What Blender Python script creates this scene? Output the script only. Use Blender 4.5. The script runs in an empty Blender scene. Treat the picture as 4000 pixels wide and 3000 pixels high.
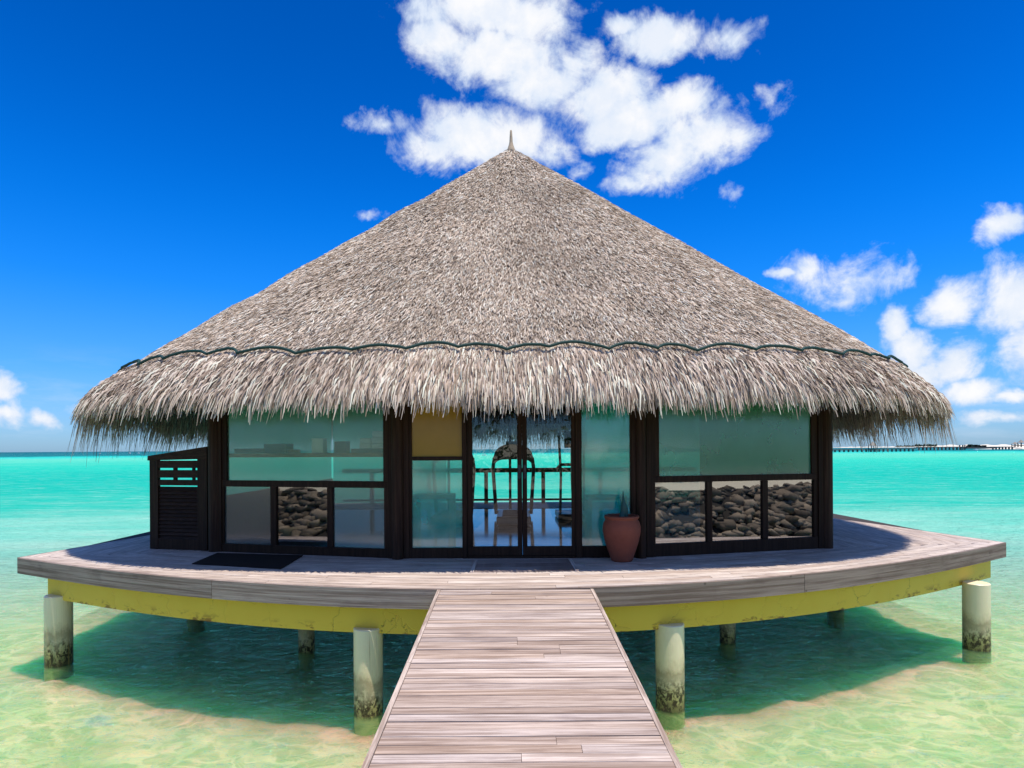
import bpy, bmesh, math, random
import numpy as np
from mathutils import Vector, Matrix

random.seed(7)
rng = np.random.default_rng(11)
R = math.radians

# ------------------------------------------------------------------ camera, sky, sun, exposure
scene = bpy.context.scene
COL = scene.collection
F_PX, CX, HY, EYE, ROLL = 2400.0, 2000.0, 1754.0, 1.6, R(-0.35)   # photo is 4000 x 3000; deck top is z = 0
cam_data = bpy.data.cameras.new("camera")
cam = bpy.data.objects.new("camera", cam_data)
COL.objects.link(cam)
cam_data.sensor_width = 36.0
cam_data.lens = 36.0 * F_PX / 4000.0
cam_data.shift_y = (HY - 1500.0) / 4000.0
cam_data.clip_start = 0.05
cam_data.clip_end = 30000.0
cam.matrix_world = Matrix.Translation((0, 0, EYE)) @ Matrix.Rotation(R(90), 4, 'X') @ Matrix.Rotation(ROLL, 4, 'Z')
scene.camera = cam
CM = (Matrix.Rotation(R(90), 3, 'X') @ Matrix.Rotation(ROLL, 3, 'Z'))

def ray(px, py):
    return CM @ Vector(((px - CX) / F_PX, (HY - py) / F_PX, -1.0))
def on_z(px, py, z=0.0):
    d = ray(px, py); t = (z - EYE) / d.z
    return Vector((d.x * t, d.y * t, z))
def on_y(px, py, y):
    d = ray(px, py); t = y / d.y
    return Vector((d.x * t, y, EYE + d.z * t))

SUN_EL = R(75.5)
SUN_AZ = Vector((0.78, -0.62)).normalized()       # towards the sun, in plan
to_sun = Vector((SUN_AZ.x * math.cos(SUN_EL), SUN_AZ.y * math.cos(SUN_EL), math.sin(SUN_EL)))
sd = bpy.data.lights.new("sun", 'SUN')
sd.energy = 5.0; sd.angle = R(0.55); sd.color = (1.0, 0.93, 0.82)
sun = bpy.data.objects.new("sun", sd); COL.objects.link(sun)
sun.rotation_euler = (-to_sun).to_track_quat('-Z', 'Y').to_euler()
sun.location = (0, 0, 30)

world = bpy.data.worlds.new("World"); scene.world = world; world.use_nodes = True
wn, wl = world.node_tree.nodes, world.node_tree.links
wn.clear()

def mk(nodes, kind, **kw):
    n = nodes.new(kind)
    for k, v in kw.items():
        if hasattr(n, k): setattr(n, k, v)
    return n
class G:
    """small helper for node graphs"""
    def __init__(s, tree): s.n = tree.nodes; s.l = tree.links
    def node(s, kind, ins=None, **kw):
        n = mk(s.n, kind, **kw)
        for k, v in (ins or {}).items():
            if isinstance(v, bpy.types.NodeSocket): s.l.new(v, n.inputs[k])
            else: n.inputs[k].default_value = v
        return n
    def m(s, op, a, b=0.0, c=None, clamp=False):
        ins = {0: a, 1: b}
        if c is not None: ins[2] = c
        n = s.node('ShaderNodeMath', ins, operation=op); n.use_clamp = clamp
        return n.outputs[0]
    def vm(s, op, a, b=(0, 0, 0), out=0):
        return s.node('ShaderNodeVectorMath', {0: a, 1: b}, operation=op).outputs[out]
    def mix(s, f, a, b, blend='MIX'):
        n = s.n.new('ShaderNodeMix'); n.data_type = 'RGBA'; n.blend_type = blend
        for k, v in ((0, f), (6, a), (7, b)):
            if isinstance(v, bpy.types.NodeSocket): s.l.new(v, n.inputs[k])
            else: n.inputs[k].default_value = (*v, 1.0) if (k > 0 and len(v) == 3) else v
        return n.outputs[2]
    def ramp(s, f, pts, interp='LINEAR'):
        n = s.n.new('ShaderNodeValToRGB'); n.color_ramp.interpolation = interp
        e = n.color_ramp.elements
        while len(e) < len(pts): e.new(0.5)
        for i, (p, c) in enumerate(pts):
            e[i].position = p
            if not hasattr(c, '__len__'): c = (c, c, c)
            e[i].color = (*c[:3], 1.0)
        s.l.new(f, n.inputs[0]); return n.outputs[0]
    def noise(s, vec, scale, detail=3.0, rough=0.5, dist=0.0):
        return s.node('ShaderNodeTexNoise', {'Vector': vec, 'Scale': scale, 'Detail': detail, 'Roughness': rough, 'Distortion': dist})
    def smooth(s, v, a, b, lo=0.0, hi=1.0):
        n = s.node('ShaderNodeMapRange', {0: v, 1: a, 2: b, 3: lo, 4: hi}, interpolation_type='SMOOTHSTEP')
        return n.outputs[0]

g = G(world.node_tree)
tc = g.node('ShaderNodeTexCoord')
dirv = tc.outputs['Generated']
sep = g.node('ShaderNodeSeparateXYZ', {0: dirv})
el = g.m('ARCSINE', sep.outputs[2])
az = g.m('ARCTAN2', sep.outputs[0], sep.outputs[1])
sky = g.node('ShaderNodeTexSky', sky_type='NISHITA', sun_disc=False, sun_elevation=SUN_EL,
             sun_rotation=math.atan2(SUN_AZ.x, SUN_AZ.y), altitude=0.0, air_density=1.0, dust_density=0.4, ozone_density=2.0)
# deep tropical blue: a polarised sky, stronger overhead than near the sea
TINT = [(0.0, (0.56, 0.88, 1.55)), (0.08, (0.30, 0.86, 1.60)), (0.26, (0.02, 0.82, 1.95)), (0.60, (0.0, 0.62, 1.68)), (1.0, (0.0, 0.42, 1.20))]
tint = g.ramp(g.smooth(el, -0.02, 0.75), [(p_, tuple(v / 2 for v in c_)) for p_, c_ in TINT], 'B_SPLINE')
tint = g.vm('MULTIPLY', tint, (2, 2, 2))
skyc = g.mix(1.0, sky.outputs[0], tint, 'MULTIPLY')
# clouds: soft lumps at fixed directions in the sky, broken up by noise
def ae(px, py):
    d = ray(px, py).normalized()
    return math.atan2(d.x, d.y), math.asin(d.z)
CL = [  # centre x, y, radius x, y in photo/1.808 units, strength
 (1055,35,185,70,1.35),(960,90,85,55,1.1),(1075,125,150,75,1.35),(1180,175,130,62,1.3),(1290,205,125,68,1.35),(1370,260,150,52,1.3),(1230,130,80,50,.9),
 (1425,75,92,55,1.3),(1350,45,50,24,.8),(1575,72,70,38,.62),(1500,225,70,55,1.15),(1520,300,115,70,1.15),(1440,350,90,60,.9),
 (1600,290,48,42,.8),(1680,218,34,28,.62),(1050,300,150,66,1.4),(930,320,80,46,.9),(835,262,60,24,.62),(1190,315,50,34,.75),(1255,365,32,20,.6),
 (1360,400,50,22,.55),(1590,420,18,20,.3),(800,470,28,10,.35),(2160,480,75,38,1.1),(1830,595,110,50,.72),(1750,580,60,26,.55),(1935,590,35,24,.5),
 (2060,650,65,50,1),(2190,640,80,75,1.0),(2225,740,50,80,.7),(1940,700,40,42,1.2),(1975,755,60,45,1.2),(2010,800,70,45,1.1),(2085,775,58,48,.95),
 (2115,842,85,32,1.2),(2205,852,50,18,.9),(2135,905,55,16,.65),(2200,905,30,14,.55),(1680,590,24,10,.8),
 (10,855,38,30,.95),(30,912,48,26,.9),(105,915,42,20,.95),(170,890,50,14,.35)]
p2 = g.node('ShaderNodeCombineXYZ', {0: az, 1: el, 2: 0.0}).outputs[0]
wob = g.noise(dirv, 9.0, 5.0, 0.6)
p2 = g.vm('ADD', p2, g.vm('MULTIPLY', g.vm('SUBTRACT', wob.outputs[1], (0.5, 0.5, 0.5)), (0.075, 0.065, 0)))
field = None
for (cx, cy, rx, ry, st) in CL:
    a0, e0 = ae(cx * 1.808, cy * 1.808)
    a1, _ = ae((cx + rx) * 1.808, cy * 1.808); _, e1 = ae(cx * 1.808, (cy - ry) * 1.808)
    v = g.vm('MULTIPLY', g.vm('SUBTRACT', p2, (a0, e0, 0)), (1 / abs(a1 - a0), 1 / abs(e1 - e0), 0))
    ln = g.vm('LENGTH', v, out=1)
    b = g.m('MULTIPLY', g.m('SUBTRACT', 1.20, ln), st)
    field = b if field is None else g.m('SMOOTH_MAX', field, b, 0.12)
n1 = g.noise(dirv, 15.0, 10.0, 0.66, 0.5).outputs[0]
n2 = g.noise(dirv, 45.0, 5.0, 0.6).outputs[0]
dens = g.m('ADD', field, g.m('MULTIPLY', g.m('SUBTRACT', n1, 0.5), 2.0))
dens = g.m('ADD', dens, g.m('MULTIPLY', g.m('SUBTRACT', n2, 0.5), 0.9))
alpha = g.m('POWER', g.smooth(dens, -0.08, 0.85, 0.0, 0.98), 0.9)
wisp = g.smooth(g.noise(g.vm('MULTIPLY', dirv, (1, 1, 5)), 7.0, 6.0, 0.6).outputs[0], 0.5, 0.75)
low = g.m('MULTIPLY', g.m('MULTIPLY', g.smooth(el, 0.16, 0.03), g.smooth(el, -0.01, 0.02)), g.m('MULTIPLY', wisp, 0.28))
alpha = g.m('MAXIMUM', alpha, low)
# broken cloud added out of view behind the viewer, to whiten the ambient light
behind = g.smooth(g.m('ABSOLUTE', az), 1.15, 1.7)
cov = g.smooth(g.noise(dirv, 3.2, 7.0, 0.6, 0.4).outputs[0], 0.36, 0.58)
alpha = g.m('MAXIMUM', alpha, g.m('MULTIPLY', g.m('MULTIPLY', behind, g.smooth(el, 0.02, 0.12)), g.m('MULTIPLY', cov, 0.40)))
cshade = g.noise(g.vm('ADD', dirv, (0.02, 0, 0.03)), 16.0, 5.0, 0.6).outputs[0]
cl_col = g.mix(g.m('ADD', g.smooth(dens, 0.25, 1.3, 0.0, 0.55), g.smooth(cshade, 0.40, 0.62, 0.0, 0.45)), (6.0, 7.1, 8.8), (9.1, 9.1, 9.2))
skyc2 = g.mix(alpha, skyc, cl_col)
bg = g.node('ShaderNodeBackground', {'Color': skyc2, 'Strength': 0.11})
out = g.node('ShaderNodeOutputWorld', {'Surface': bg.outputs[0]})

scene.view_settings.view_transform = 'Standard'
scene.view_settings.look = 'None'
scene.view_settings.exposure = 0.0
scene.view_settings.gamma = 1.0
scene.render.engine = 'CYCLES'
scene.cycles.use_denoising = True
scene.cycles.max_bounces = 10
scene.cycles.transparent_max_bounces = 16
scene.cycles.caustics_reflective = False
scene.cycles.caustics_refractive = False

# ------------------------------------------------------------------ helpers
def tag(o, label=None, cat=None, group=None, kind=None):
    if label: o['label'] = label
    if cat: o['category'] = cat
    if group: o['group'] = group
    if kind: o['kind'] = kind
    return o
def empty(name, loc=(0, 0, 0), label=None, cat=None, group=None):
    o = bpy.data.objects.new(name, None); COL.objects.link(o); o.location = loc
    o.empty_display_size = 0.1
    return tag(o, label, cat, group)

class MB:
    """collects faces with a per-face tone, builds one mesh object in world or parent space"""
    def __init__(s): s.v = []; s.f = []; s.t = []
    def quad(s, a, b, c, d, tone=0.5):
        k = len(s.v); s.v += [tuple(a), tuple(b), tuple(c), tuple(d)]; s.f.append((k, k + 1, k + 2, k + 3)); s.t.append(tone)
    def hexa(s, lo, hi, tone=None):
        """lo, hi: 4 points each (same winding, counter-clockwise from above)"""
        if tone is None: tone = random.random()
        k = len(s.v); s.v += [tuple(p) for p in lo] + [tuple(p) for p in hi]
        fs = [(k + 3, k + 2, k + 1, k), (k + 4, k + 5, k + 6, k + 7)] + [(k + i, k + (i + 1) % 4, k + 4 + (i + 1) % 4, k + 4 + i) for i in range(4)]
        s.f += fs; s.t += [tone] * 6
    def box(s, x0, x1, y0, y1, z0, z1, tone=None):
        s.hexa([(x0, y0, z0), (x1, y0, z0), (x1, y1, z0), (x0, y1, z0)], [(x0, y0, z1), (x1, y0, z1), (x1, y1, z1), (x0, y1, z1)], tone)
    def bar(s, a, b, w, h, tone=None, up=(0, 0, 1)):
        a, b = Vector(a), Vector(b); d = (b - a).normalized(); u = Vector(up)
        if abs(d.dot(u)) > 0.95: u = Vector((0, 1, 0))
        sd_ = d.cross(u).normalized(); u = sd_.cross(d).normalized()
        c = [(-w / 2, -h / 2), (w / 2, -h / 2), (w / 2, h / 2), (-w / 2, h / 2)]
        s.hexa([a + sd_ * p + u * q for p, q in c], [b + sd_ * p + u * q for p, q in c], tone)
    def lathe(s, prof, c=(0, 0, 0), n=32, tone=0.5, cap=True):
        k = len(s.v); c = Vector(c)
        for r_, z in prof:
            for i in range(n):
                a = 2 * math.pi * i / n; s.v.append((c.x + r_ * math.cos(a), c.y + r_ * math.sin(a), c.z + z))
        for j in range(len(prof) - 1):
            for i in range(n):
                i2 = (i + 1) % n
                s.f.append((k + j * n + i, k + j * n + i2, k + (j + 1) * n + i2, k + (j + 1) * n + i)); s.t.append(tone)
        if cap:
            s.f.append(tuple(k + i for i in reversed(range(n)))); s.t.append(tone)
            s.f.append(tuple(k + (len(prof) - 1) * n + i for i in range(n))); s.t.append(tone)
    def tube(s, pts, r_, n=8, tone=0.5, taper=None):
        pts = [Vector(p) for p in pts]; k = len(s.v)
        for j, p in enumerate(pts):
            d = (pts[min(j + 1, len(pts) - 1)] - pts[max(j - 1, 0)]).normalized()
            u = Vector((0, 0, 1)) if abs(d.z) < 0.9 else Vector((0, 1, 0))
            a_ = d.cross(u).normalized(); b_ = a_.cross(d).normalized()
            rr = r_ if taper is None else r_ * (1 - (1 - taper) * j / (len(pts) - 1))
            for i in range(n):
                t = 2 * math.pi * i / n; s.v.append(tuple(p + a_ * rr * math.cos(t) + b_ * rr * math.sin(t)))
        for j in range(len(pts) - 1):
            for i in range(n):
                i2 = (i + 1) % n; s.f.append((k + j * n + i, k + j * n + i2, k + (j + 1) * n + i2, k + (j + 1) * n + i)); s.t.append(tone)
        s.f.append(tuple(k + i for i in reversed(range(n)))); s.t.append(tone)
        s.f.append(tuple(k + (len(pts) - 1) * n + i for i in range(n))); s.t.append(tone)
    def build(s, name, mat, parent=None, smooth=False, bevel=0.0, loc=None):
        me = bpy.data.meshes.new(name)
        off = Vector(loc) if loc is not None else (parent_world(parent) if parent else Vector((0, 0, 0)))
        me.from_pydata([(x - off.x, y - off.y, z - off.z) for x, y, z in s.v], [], s.f)
        at = me.attributes.new('tone', 'FLOAT', 'FACE'); at.data.foreach_set('value', s.t)
        me.materials.append(mat)
        if smooth: me.polygons.foreach_set('use_smooth', [True] * len(me.polygons))
        me.update()
        o = bpy.data.objects.new(name, me); COL.objects.link(o)
        if parent: o.parent = parent
        if loc is not None and not parent: o.location = loc
        if bevel:
            b = o.modifiers.new('bevel', 'BEVEL'); b.width = bevel; b.segments = 2; b.limit_method = 'ANGLE'; b.angle_limit = R(40)
        return o
def parent_world(p):
    v = Vector((0, 0, 0))
    while p is not None: v += p.location; p = p.parent
    return v

def mat(name):
    m = bpy.data.materials.new(name); m.use_nodes = True
    m.node_tree.nodes.clear(); return m, G(m.node_tree)
def finish(m, gg, sh):
    gg.node('ShaderNodeOutputMaterial', {'Surface': sh}); return m
def princ(gg, col, rough=0.6, normal=None, spec=0.4, metal=0.0):
    ins = {'Base Color': col if isinstance(col, bpy.types.NodeSocket) else (*col, 1.0), 'Roughness': rough, 'Specular IOR Level': spec, 'Metallic': metal}
    if normal is not None: ins['Normal'] = normal
    return gg.node('ShaderNodeBsdfPrincipled', ins).outputs[0]
def bump(gg, h, strength=0.4, dist=0.01):
    return gg.node('ShaderNodeBump', {'Height': h, 'Strength': strength, 'Distance': dist}).outputs[0]
def pos(gg): return gg.node('ShaderNodeNewGeometry').outputs['Position']
def tone(gg): return gg.node('ShaderNodeAttribute', attribute_name='tone').outputs['Fac']

def simple(name, col, rough=0.6, spec=0.4, var=0.15, scale=30.0, metal=0.0):
    m, gg = mat(name)
    n = gg.noise(pos(gg), scale, 4.0, 0.6).outputs[0]
    c = gg.mix(n, tuple(x * (1 - var) for x in col), tuple(min(1, x * (1 + var)) for x in col))
    return finish(m, gg, princ(gg, c, rough, bump(gg, n, 0.25, 0.004), spec, metal))

def board_mat(name, cols, axis='x', rough=0.75, spots=True, streak=1.0, gdist=0.4, lng=1.0, ysc=1.0):
    """weathered timber; grain runs along axis, tone picks the board's own colour"""
    m, gg = mat(name)
    p = pos(gg); t = tone(gg)
    sc = {'x': (0.35, 11.0, 11.0), 'y': (11.0, 0.35, 11.0), 'z': (11.0, 11.0, 0.35)}[axis]
    sc = tuple(v * lng if v < 1 else v for v in sc); sc = (sc[0], sc[1] * ysc, sc[2])
    pv = gg.vm('ADD', gg.vm('MULTIPLY', p, sc), gg.node('ShaderNodeCombineXYZ', {0: gg.m('MULTIPLY', t, 71.0), 1: gg.m('MULTIPLY', t, 37.0), 2: 0.0}).outputs[0])
    gr = gg.noise(pv, 3.0, 6.0, 0.68, gdist).outputs[0]
    fine = gg.noise(gg.vm('MULTIPLY', p, tuple(x * 5 for x in sc)), 2.4, 3.0, 0.6).outputs[0]
    blotch = gg.noise(gg.vm('MULTIPLY', p, {'x': (1.2, 4, 4), 'y': (4, 1.2, 4), 'z': (4, 4, 1.2)}[axis]), 1.6, 4.0, 0.6).outputs[0]
    base = gg.ramp(t, [(i / (len(cols) - 1), c) for i, c in enumerate(cols)])
    c = gg.mix(gg.smooth(gr, 0.36, 0.66), gg.mix(1.0, base, (0.60, 0.53, 0.50), 'MULTIPLY'), gg.mix(1.0, base, (1.22, 1.2, 1.2), 'MULTIPLY'))
    c = gg.mix(gg.smooth(fine, 0.56, 0.78, 0.0, 0.5 * streak), c, gg.mix(1.0, c, (0.42, 0.36, 0.33), 'MULTIPLY'))
    c = gg.mix(gg.smooth(blotch, 0.5, 0.75, 0.0, 0.75), c, gg.mix(1.0, c, (0.70, 0.68, 0.70), 'MULTIPLY'))
    if spots:
        vo = gg.node('ShaderNodeTexVoronoi', {'Vector': p, 'Scale': 2.3}).outputs[0]
        c = gg.mix(gg.smooth(vo, 0.06, 0.02, 0.0, 0.6), c, (0.04, 0.032, 0.028))
    h = gg.m('ADD', gr, gg.m('MULTIPLY', fine, 0.5))
    return finish(m, gg, princ(gg, c, rough, bump(gg, h, 0.5, 0.006), 0.15))

GREYW = [(0.42, 0.33, 0.27), (0.54, 0.44, 0.37), (0.47, 0.40, 0.36), (0.64, 0.55, 0.48), (0.48, 0.37, 0.29), (0.57, 0.49, 0.43)]
DECKW = [(0.50, 0.42, 0.36), (0.66, 0.57, 0.50), (0.58, 0.51, 0.46), (0.72, 0.64, 0.57), (0.55, 0.45, 0.38), (0.64, 0.56, 0.50)]
M_bridge = board_mat('bridge_boards', GREYW, 'x', 0.7, streak=0.75)
M_deckx = board_mat('deck_boards', DECKW, 'x', 0.65, spots=False, streak=0.7)
M_decky = board_mat('side_deck_boards', DECKW, 'y', 0.65, spots=False, streak=0.7)
M_fascia = board_mat('fascia_boards', [(0.26, 0.205, 0.175), (0.37, 0.30, 0.265), (0.30, 0.24, 0.21)], 'x', 0.8, spots=True, streak=0.4, gdist=0.0, lng=0.6, ysc=0.0)
M_edge = board_mat('edge_boards', [(0.50, 0.41, 0.34), (0.58, 0.49, 0.42)], 'y', 0.8, spots=False)
M_dark = board_mat('dark_timber', [(0.026, 0.013, 0.007), (0.044, 0.023, 0.013), (0.033, 0.017, 0.009)], 'z', 0.6, spots=False)
M_darkx = board_mat('dark_timber_rails', [(0.030, 0.015, 0.008), (0.046, 0.024, 0.014)], 'x', 0.6, spots=False)
M_shelf = board_mat('shelf_timber', [(0.30, 0.15, 0.06), (0.34, 0.18, 0.07)], 'x', 0.5, spots=False)
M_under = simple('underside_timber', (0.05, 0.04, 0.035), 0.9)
M_mat = simple('coir_rubber', (0.022, 0.014, 0.011), 0.95, 0.2, 0.5, 160)
M_metal = simple('dark_metal', (0.02, 0.022, 0.025), 0.35, 0.5)
M_white = simple('white_paint', (0.8, 0.8, 0.78), 0.5)
M_rope = simple('green_rope', (0.012, 0.05, 0.042), 0.7, 0.4, 0.6, 90)
M_room = simple('room_wall', (0.10, 0.09, 0.075), 0.8)

# yellow painted concrete beam with cracks and rust
m, gg = mat('yellow_paint'); p = pos(gg)
n = gg.noise(p, 1.4, 5, 0.6).outputs[0]
crk = gg.node('ShaderNodeTexVoronoi', {'Vector': gg.vm('ADD', p, gg.vm('MULTIPLY', gg.noise(p, 3.0, 4, 0.6).outputs[1], (0.5, 0.5, 0.5))), 'Scale': 1.5}, feature='DISTANCE_TO_EDGE').outputs[0]
rst = gg.noise(gg.vm('MULTIPLY', p, (1, 1, 2.2)), 3.2, 6, 0.7).outputs[0]
sz = gg.node('ShaderNodeSeparateXYZ', {0: p}).outputs[2]
c = gg.mix(n, (0.80, 0.50, 0.04), (0.90, 0.62, 0.08))
c = gg.mix(gg.m('MULTIPLY', gg.smooth(crk, 0.007, 0.0), gg.smooth(n, 0.50, 0.60)), c, (0.16, 0.10, 0.01))
lowm = gg.smooth(sz, -0.44, -0.60)
c = gg.mix(gg.m('MULTIPLY', gg.smooth(rst, 0.53, 0.60), lowm), c, (0.30, 0.12, 0.02))
M_yellow = finish(m, gg, princ(gg, c, 0.55, bump(gg, gg.m('ADD', n, gg.smooth(crk, 0.0, 0.02)), 0.4, 0.01), 0.4))

# piles: white coat above, algae and barnacles toward the waterline (dirt has a fixed height)
WATER_Z = -1.55
m, gg = mat('pile_paint'); p = pos(gg); sz = gg.node('ShaderNodeSeparateXYZ', {0: p}).outputs[2]
n = gg.noise(gg.vm('MULTIPLY', p, (1, 1, 0.6)), 6.0, 6, 0.7).outputs[0]
n3 = gg.noise(gg.vm('MULTIPLY', p, (1, 1, 0.7)), 20.0, 6, 0.75).outputs[0]
orn = gg.node('ShaderNodeObjectInfo').outputs['Random']
hz = gg.m('ADD', gg.m('ADD', sz, gg.m('MULTIPLY', orn, 0.12)), gg.m('MULTIPLY', gg.m('SUBTRACT', n, 0.5), 0.45))
c = gg.ramp(gg.smooth(hz, WATER_Z - 0.1, -0.5), [(0.0, (0.08, 0.07, 0.02)), (0.14, (0.42, 0.38, 0.15)), (0.34, (0.62, 0.54, 0.34)), (0.50, (0.46, 0.37, 0.22)), (0.60, (0.74, 0.62, 0.38)), (0.72, (0.90, 0.77, 0.50)), (1.0, (0.93, 0.80, 0.54))])
blk = gg.m('MULTIPLY', gg.smooth(n3, 0.44, 0.54), gg.smooth(hz, WATER_Z + 0.48, WATER_Z + 0.20))
c = gg.mix(blk, c, (0.035, 0.022, 0.010))
strk = gg.noise(gg.vm('MULTIPLY', p, (14, 14, 0.5)), 1.0, 3, 0.6).outputs[0]
c = gg.mix(gg.smooth(strk, 0.62, 0.74, 0.0, 0.7), c, (0.34, 0.22, 0.05))
c = gg.mix(gg.smooth(sz, WATER_Z + 0.01, WATER_Z - 0.06), c, (0.36, 0.42, 0.20))   # silt below the waterline
M_pile = finish(m, gg, princ(gg, c, 0.35, bump(gg, n3, 0.35, 0.01), 0.5))

# terracotta
m, gg = mat('terracotta'); p = pos(gg)
n = gg.noise(p, 9, 5, 0.6).outputs[0]
wv = gg.node('ShaderNodeTexWave', {'Vector': p, 'Scale': 16.0, 'Distortion': 0.6}, bands_direction='Z').outputs[1]
M_terra = finish(m, gg, princ(gg, gg.mix(n, (0.20, 0.055, 0.030), (0.29, 0.085, 0.048)), 0.7, bump(gg, wv, 0.25, 0.006), 0.3))

# thatch
def thatch(name, dark, light):
    m, gg = mat(name); t = tone(gg); p = pos(gg)
    big = gg.noise(p, 0.9, 5, 0.65).outputs[0]
    c = gg.ramp(t, [(0.0, tuple(0.34 * x for x in light)), (0.3, dark), (0.7, light), (1.0, tuple(min(0.9, 1.32 * x) for x in light))])
    c = gg.mix(gg.smooth(big, 0.38, 0.66, 0.0, 0.6), c, gg.mix(1.0, c, (0.66, 0.64, 0.62), 'MULTIPLY'))
    d = gg.node('ShaderNodeBsdfDiffuse', {'Color': c}).outputs[0]
    tr = gg.node('ShaderNodeBsdfTranslucent', {'Color': c}).outputs[0]
    return finish(m, gg, gg.node('ShaderNodeMixShader', {0: 0.12, 1: d, 2: tr}).outputs[0])
M_thatch = thatch('thatch_straw', (0.48, 0.38, 0.29), (0.90, 0.75, 0.61))
M_fringe = thatch('eave_straw', (0.40, 0.30, 0.23), (0.82, 0.68, 0.56))
M_core = simple('thatch_core', (0.14, 0.105, 0.078), 0.95, 0.1, 0.5, 40)
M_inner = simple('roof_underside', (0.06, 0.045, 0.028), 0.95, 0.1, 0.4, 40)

# glass kinds
def glass(name, refl, film=None, film_amt=0.0, rough=0.0, grime_glint=0.0, tintc=(0.93, 0.97, 0.95)):
    m, gg = mat(name); p = pos(gg)
    fr = gg.node('ShaderNodeLayerWeight', {'Blend': 0.35}).outputs['Fresnel']
    tr = gg.node('ShaderNodeBsdfTransparent', {'Color': (*tintc, 1)}).outputs[0]
    body = tr
    if film:
        n = gg.noise(p, 1.3, 4, 0.6).outputs[0]
        fc = gg.mix(n, tuple(x * 0.75 for x in film), tuple(min(1, x * 1.2) for x in film))
        if grime_glint:
            scr = gg.noise(gg.vm('MULTIPLY', p, (9, 9, 22)), 3.0, 8, 0.75, 2.0).outputs[0]  # flecks in the film colour: grime plus painted glints of reflected foliage
            fc = gg.mix(gg.smooth(scr, 0.62, 0.70, 0, grime_glint), fc, (0.75, 0.68, 0.25))
        df = gg.node('ShaderNodeBsdfDiffuse', {'Color': fc}).outputs[0]
        tl = gg.node('ShaderNodeBsdfTranslucent', {'Color': fc}).outputs[0]
        dd = gg.node('ShaderNodeMixShader', {0: 0.4, 1: df, 2: tl}).outputs[0]
        body = gg.node('ShaderNodeMixShader', {0: film_amt, 1: tr, 2: dd}).outputs[0]
    gl = gg.node('ShaderNodeBsdfGlossy', {'Color': (1, 1, 1, 1), 'Roughness': rough}).outputs[0]
    f = gg.m('ADD', refl, gg.m('MULTIPLY', fr, 0.12), clamp=True)
    return finish(m, gg, gg.node('ShaderNodeMixShader', {0: f, 1: body, 2: gl}).outputs[0])
M_clear = glass('clear_glass', 0.035)
M_mirror_dim = glass('dim_tinted_glass', 0.17, tintc=(0.55, 0.57, 0.55))
M_mirror = glass('tinted_glass', 0.30, tintc=(0.4, 0.42, 0.4))
M_teal = glass('teal_film_glass', 0.06, (0.40, 0.90, 0.62), 0.22, 0.12, 0.6)
M_teal_b = glass('bright_teal_film_glass', 0.11, (0.03, 0.92, 0.70), 0.42, 0.08)
M_teal_g = glass('green_film_glass', 0.08, (0.16, 0.56, 0.36), 0.52, 0.12, 0.25)
M_amber = glass('amber_film_glass', 0.02, (0.60, 0.36, 0.05), 0.94, 0.15, 0.25)
M_frost = glass('grey_film_glass', 0.09, (0.20, 0.27, 0.26), 0.35, 0.15)

# ------------------------------------------------------------------ water, sea bed, beach
m, gg = mat('sea_bed_sand'); p = pos(gg)
n = gg.noise(p, 0.7, 6, 0.6).outputs[0]
rip = gg.noise(gg.vm('MULTIPLY', p, (1.0, 2.2, 1)), 2.2, 4, 0.6, 0.6).outputs[0]
c = gg.mix(n, (0.53, 0.62, 0.36), (0.69, 0.75, 0.48))
bedn = gg.node('ShaderNodeBsdfPrincipled', {'Base Color': c, 'Roughness': 0.9, 'Specular IOR Level': 0.1, 'Normal': bump(gg, rip, 0.6, 0.05),
    'Subsurface Weight': 0.9, 'Subsurface Radius': (0.35, 2.2, 1.1), 'Subsurface Scale': 1.7})   # light wanders sideways through the milky water
M_bed = finish(m, gg, bedn.outputs[0])
from mathutils import noise as mn
mb = MB(); nx, ny = 420, 300
gx = np.concatenate([[-120, -60, -30], np.linspace(-16, 16, nx), [30, 60, 120]]); gy = np.concatenate([np.linspace(-12, 18, ny), [24, 34, 50, 90]])
for y in gy:
    for x in gx:
        b_ = mn.noise(Vector((x * .55, y * .8, 0))) * 0.13 + mn.noise(Vector((x * 1.5, y * 2.4, 3.0))) * 0.08 + mn.noise(Vector((x * 4, y * 6.0, 8.0))) * 0.045
        mb.v.append((float(x), float(y), -1.76 - max(0.0, y - 9) * 0.03 + b_ * 0.75))
W_ = len(gx)
for j_ in range(len(gy) - 1):
    for i_ in range(W_ - 1): k_ = j_ * W_ + i_; mb.f.append((k_, k_ + 1, k_ + 1 + W_, k_ + W_)); mb.t.append(.5)
tag(mb.build('sea_bed', M_bed, smooth=True), 'pale yellow sand under the shallow water', 'sea bed', kind='structure')

m, gg = mat('sea_water'); p = pos(gg)
px_ = gg.node('ShaderNodeSeparateXYZ', {0: p})
X_, Y_ = px_.outputs[0], px_.outputs[1]
dist = gg.vm('LENGTH', gg.vm('MULTIPLY', p, (0.8, 1, 0)), out=1)
lg = gg.m('LOGARITHM', gg.m('MAXIMUM', dist, 1.0), 10.0)          # 1 = 10 m, 2 = 100 m, 3 = 1 km
patch = gg.noise(gg.vm('MULTIPLY', p, (0.35, 1.3, 1)), 0.06, 5, 0.6).outputs[0]
patch2 = gg.noise(gg.vm('MULTIPLY', p, (0.3, 1.0, 1)), 0.45, 5, 0.65).outputs[0]
lgp = gg.m('ADD', lg, gg.m('MULTIPLY', gg.m('SUBTRACT', patch, 0.5), 0.35))
lgp = gg.m('ADD', lgp, gg.m('MULTIPLY', gg.m('SUBTRACT', patch2, 0.5), 0.42))
t = gg.m('DIVIDE', lgp, 3.4)
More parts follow.
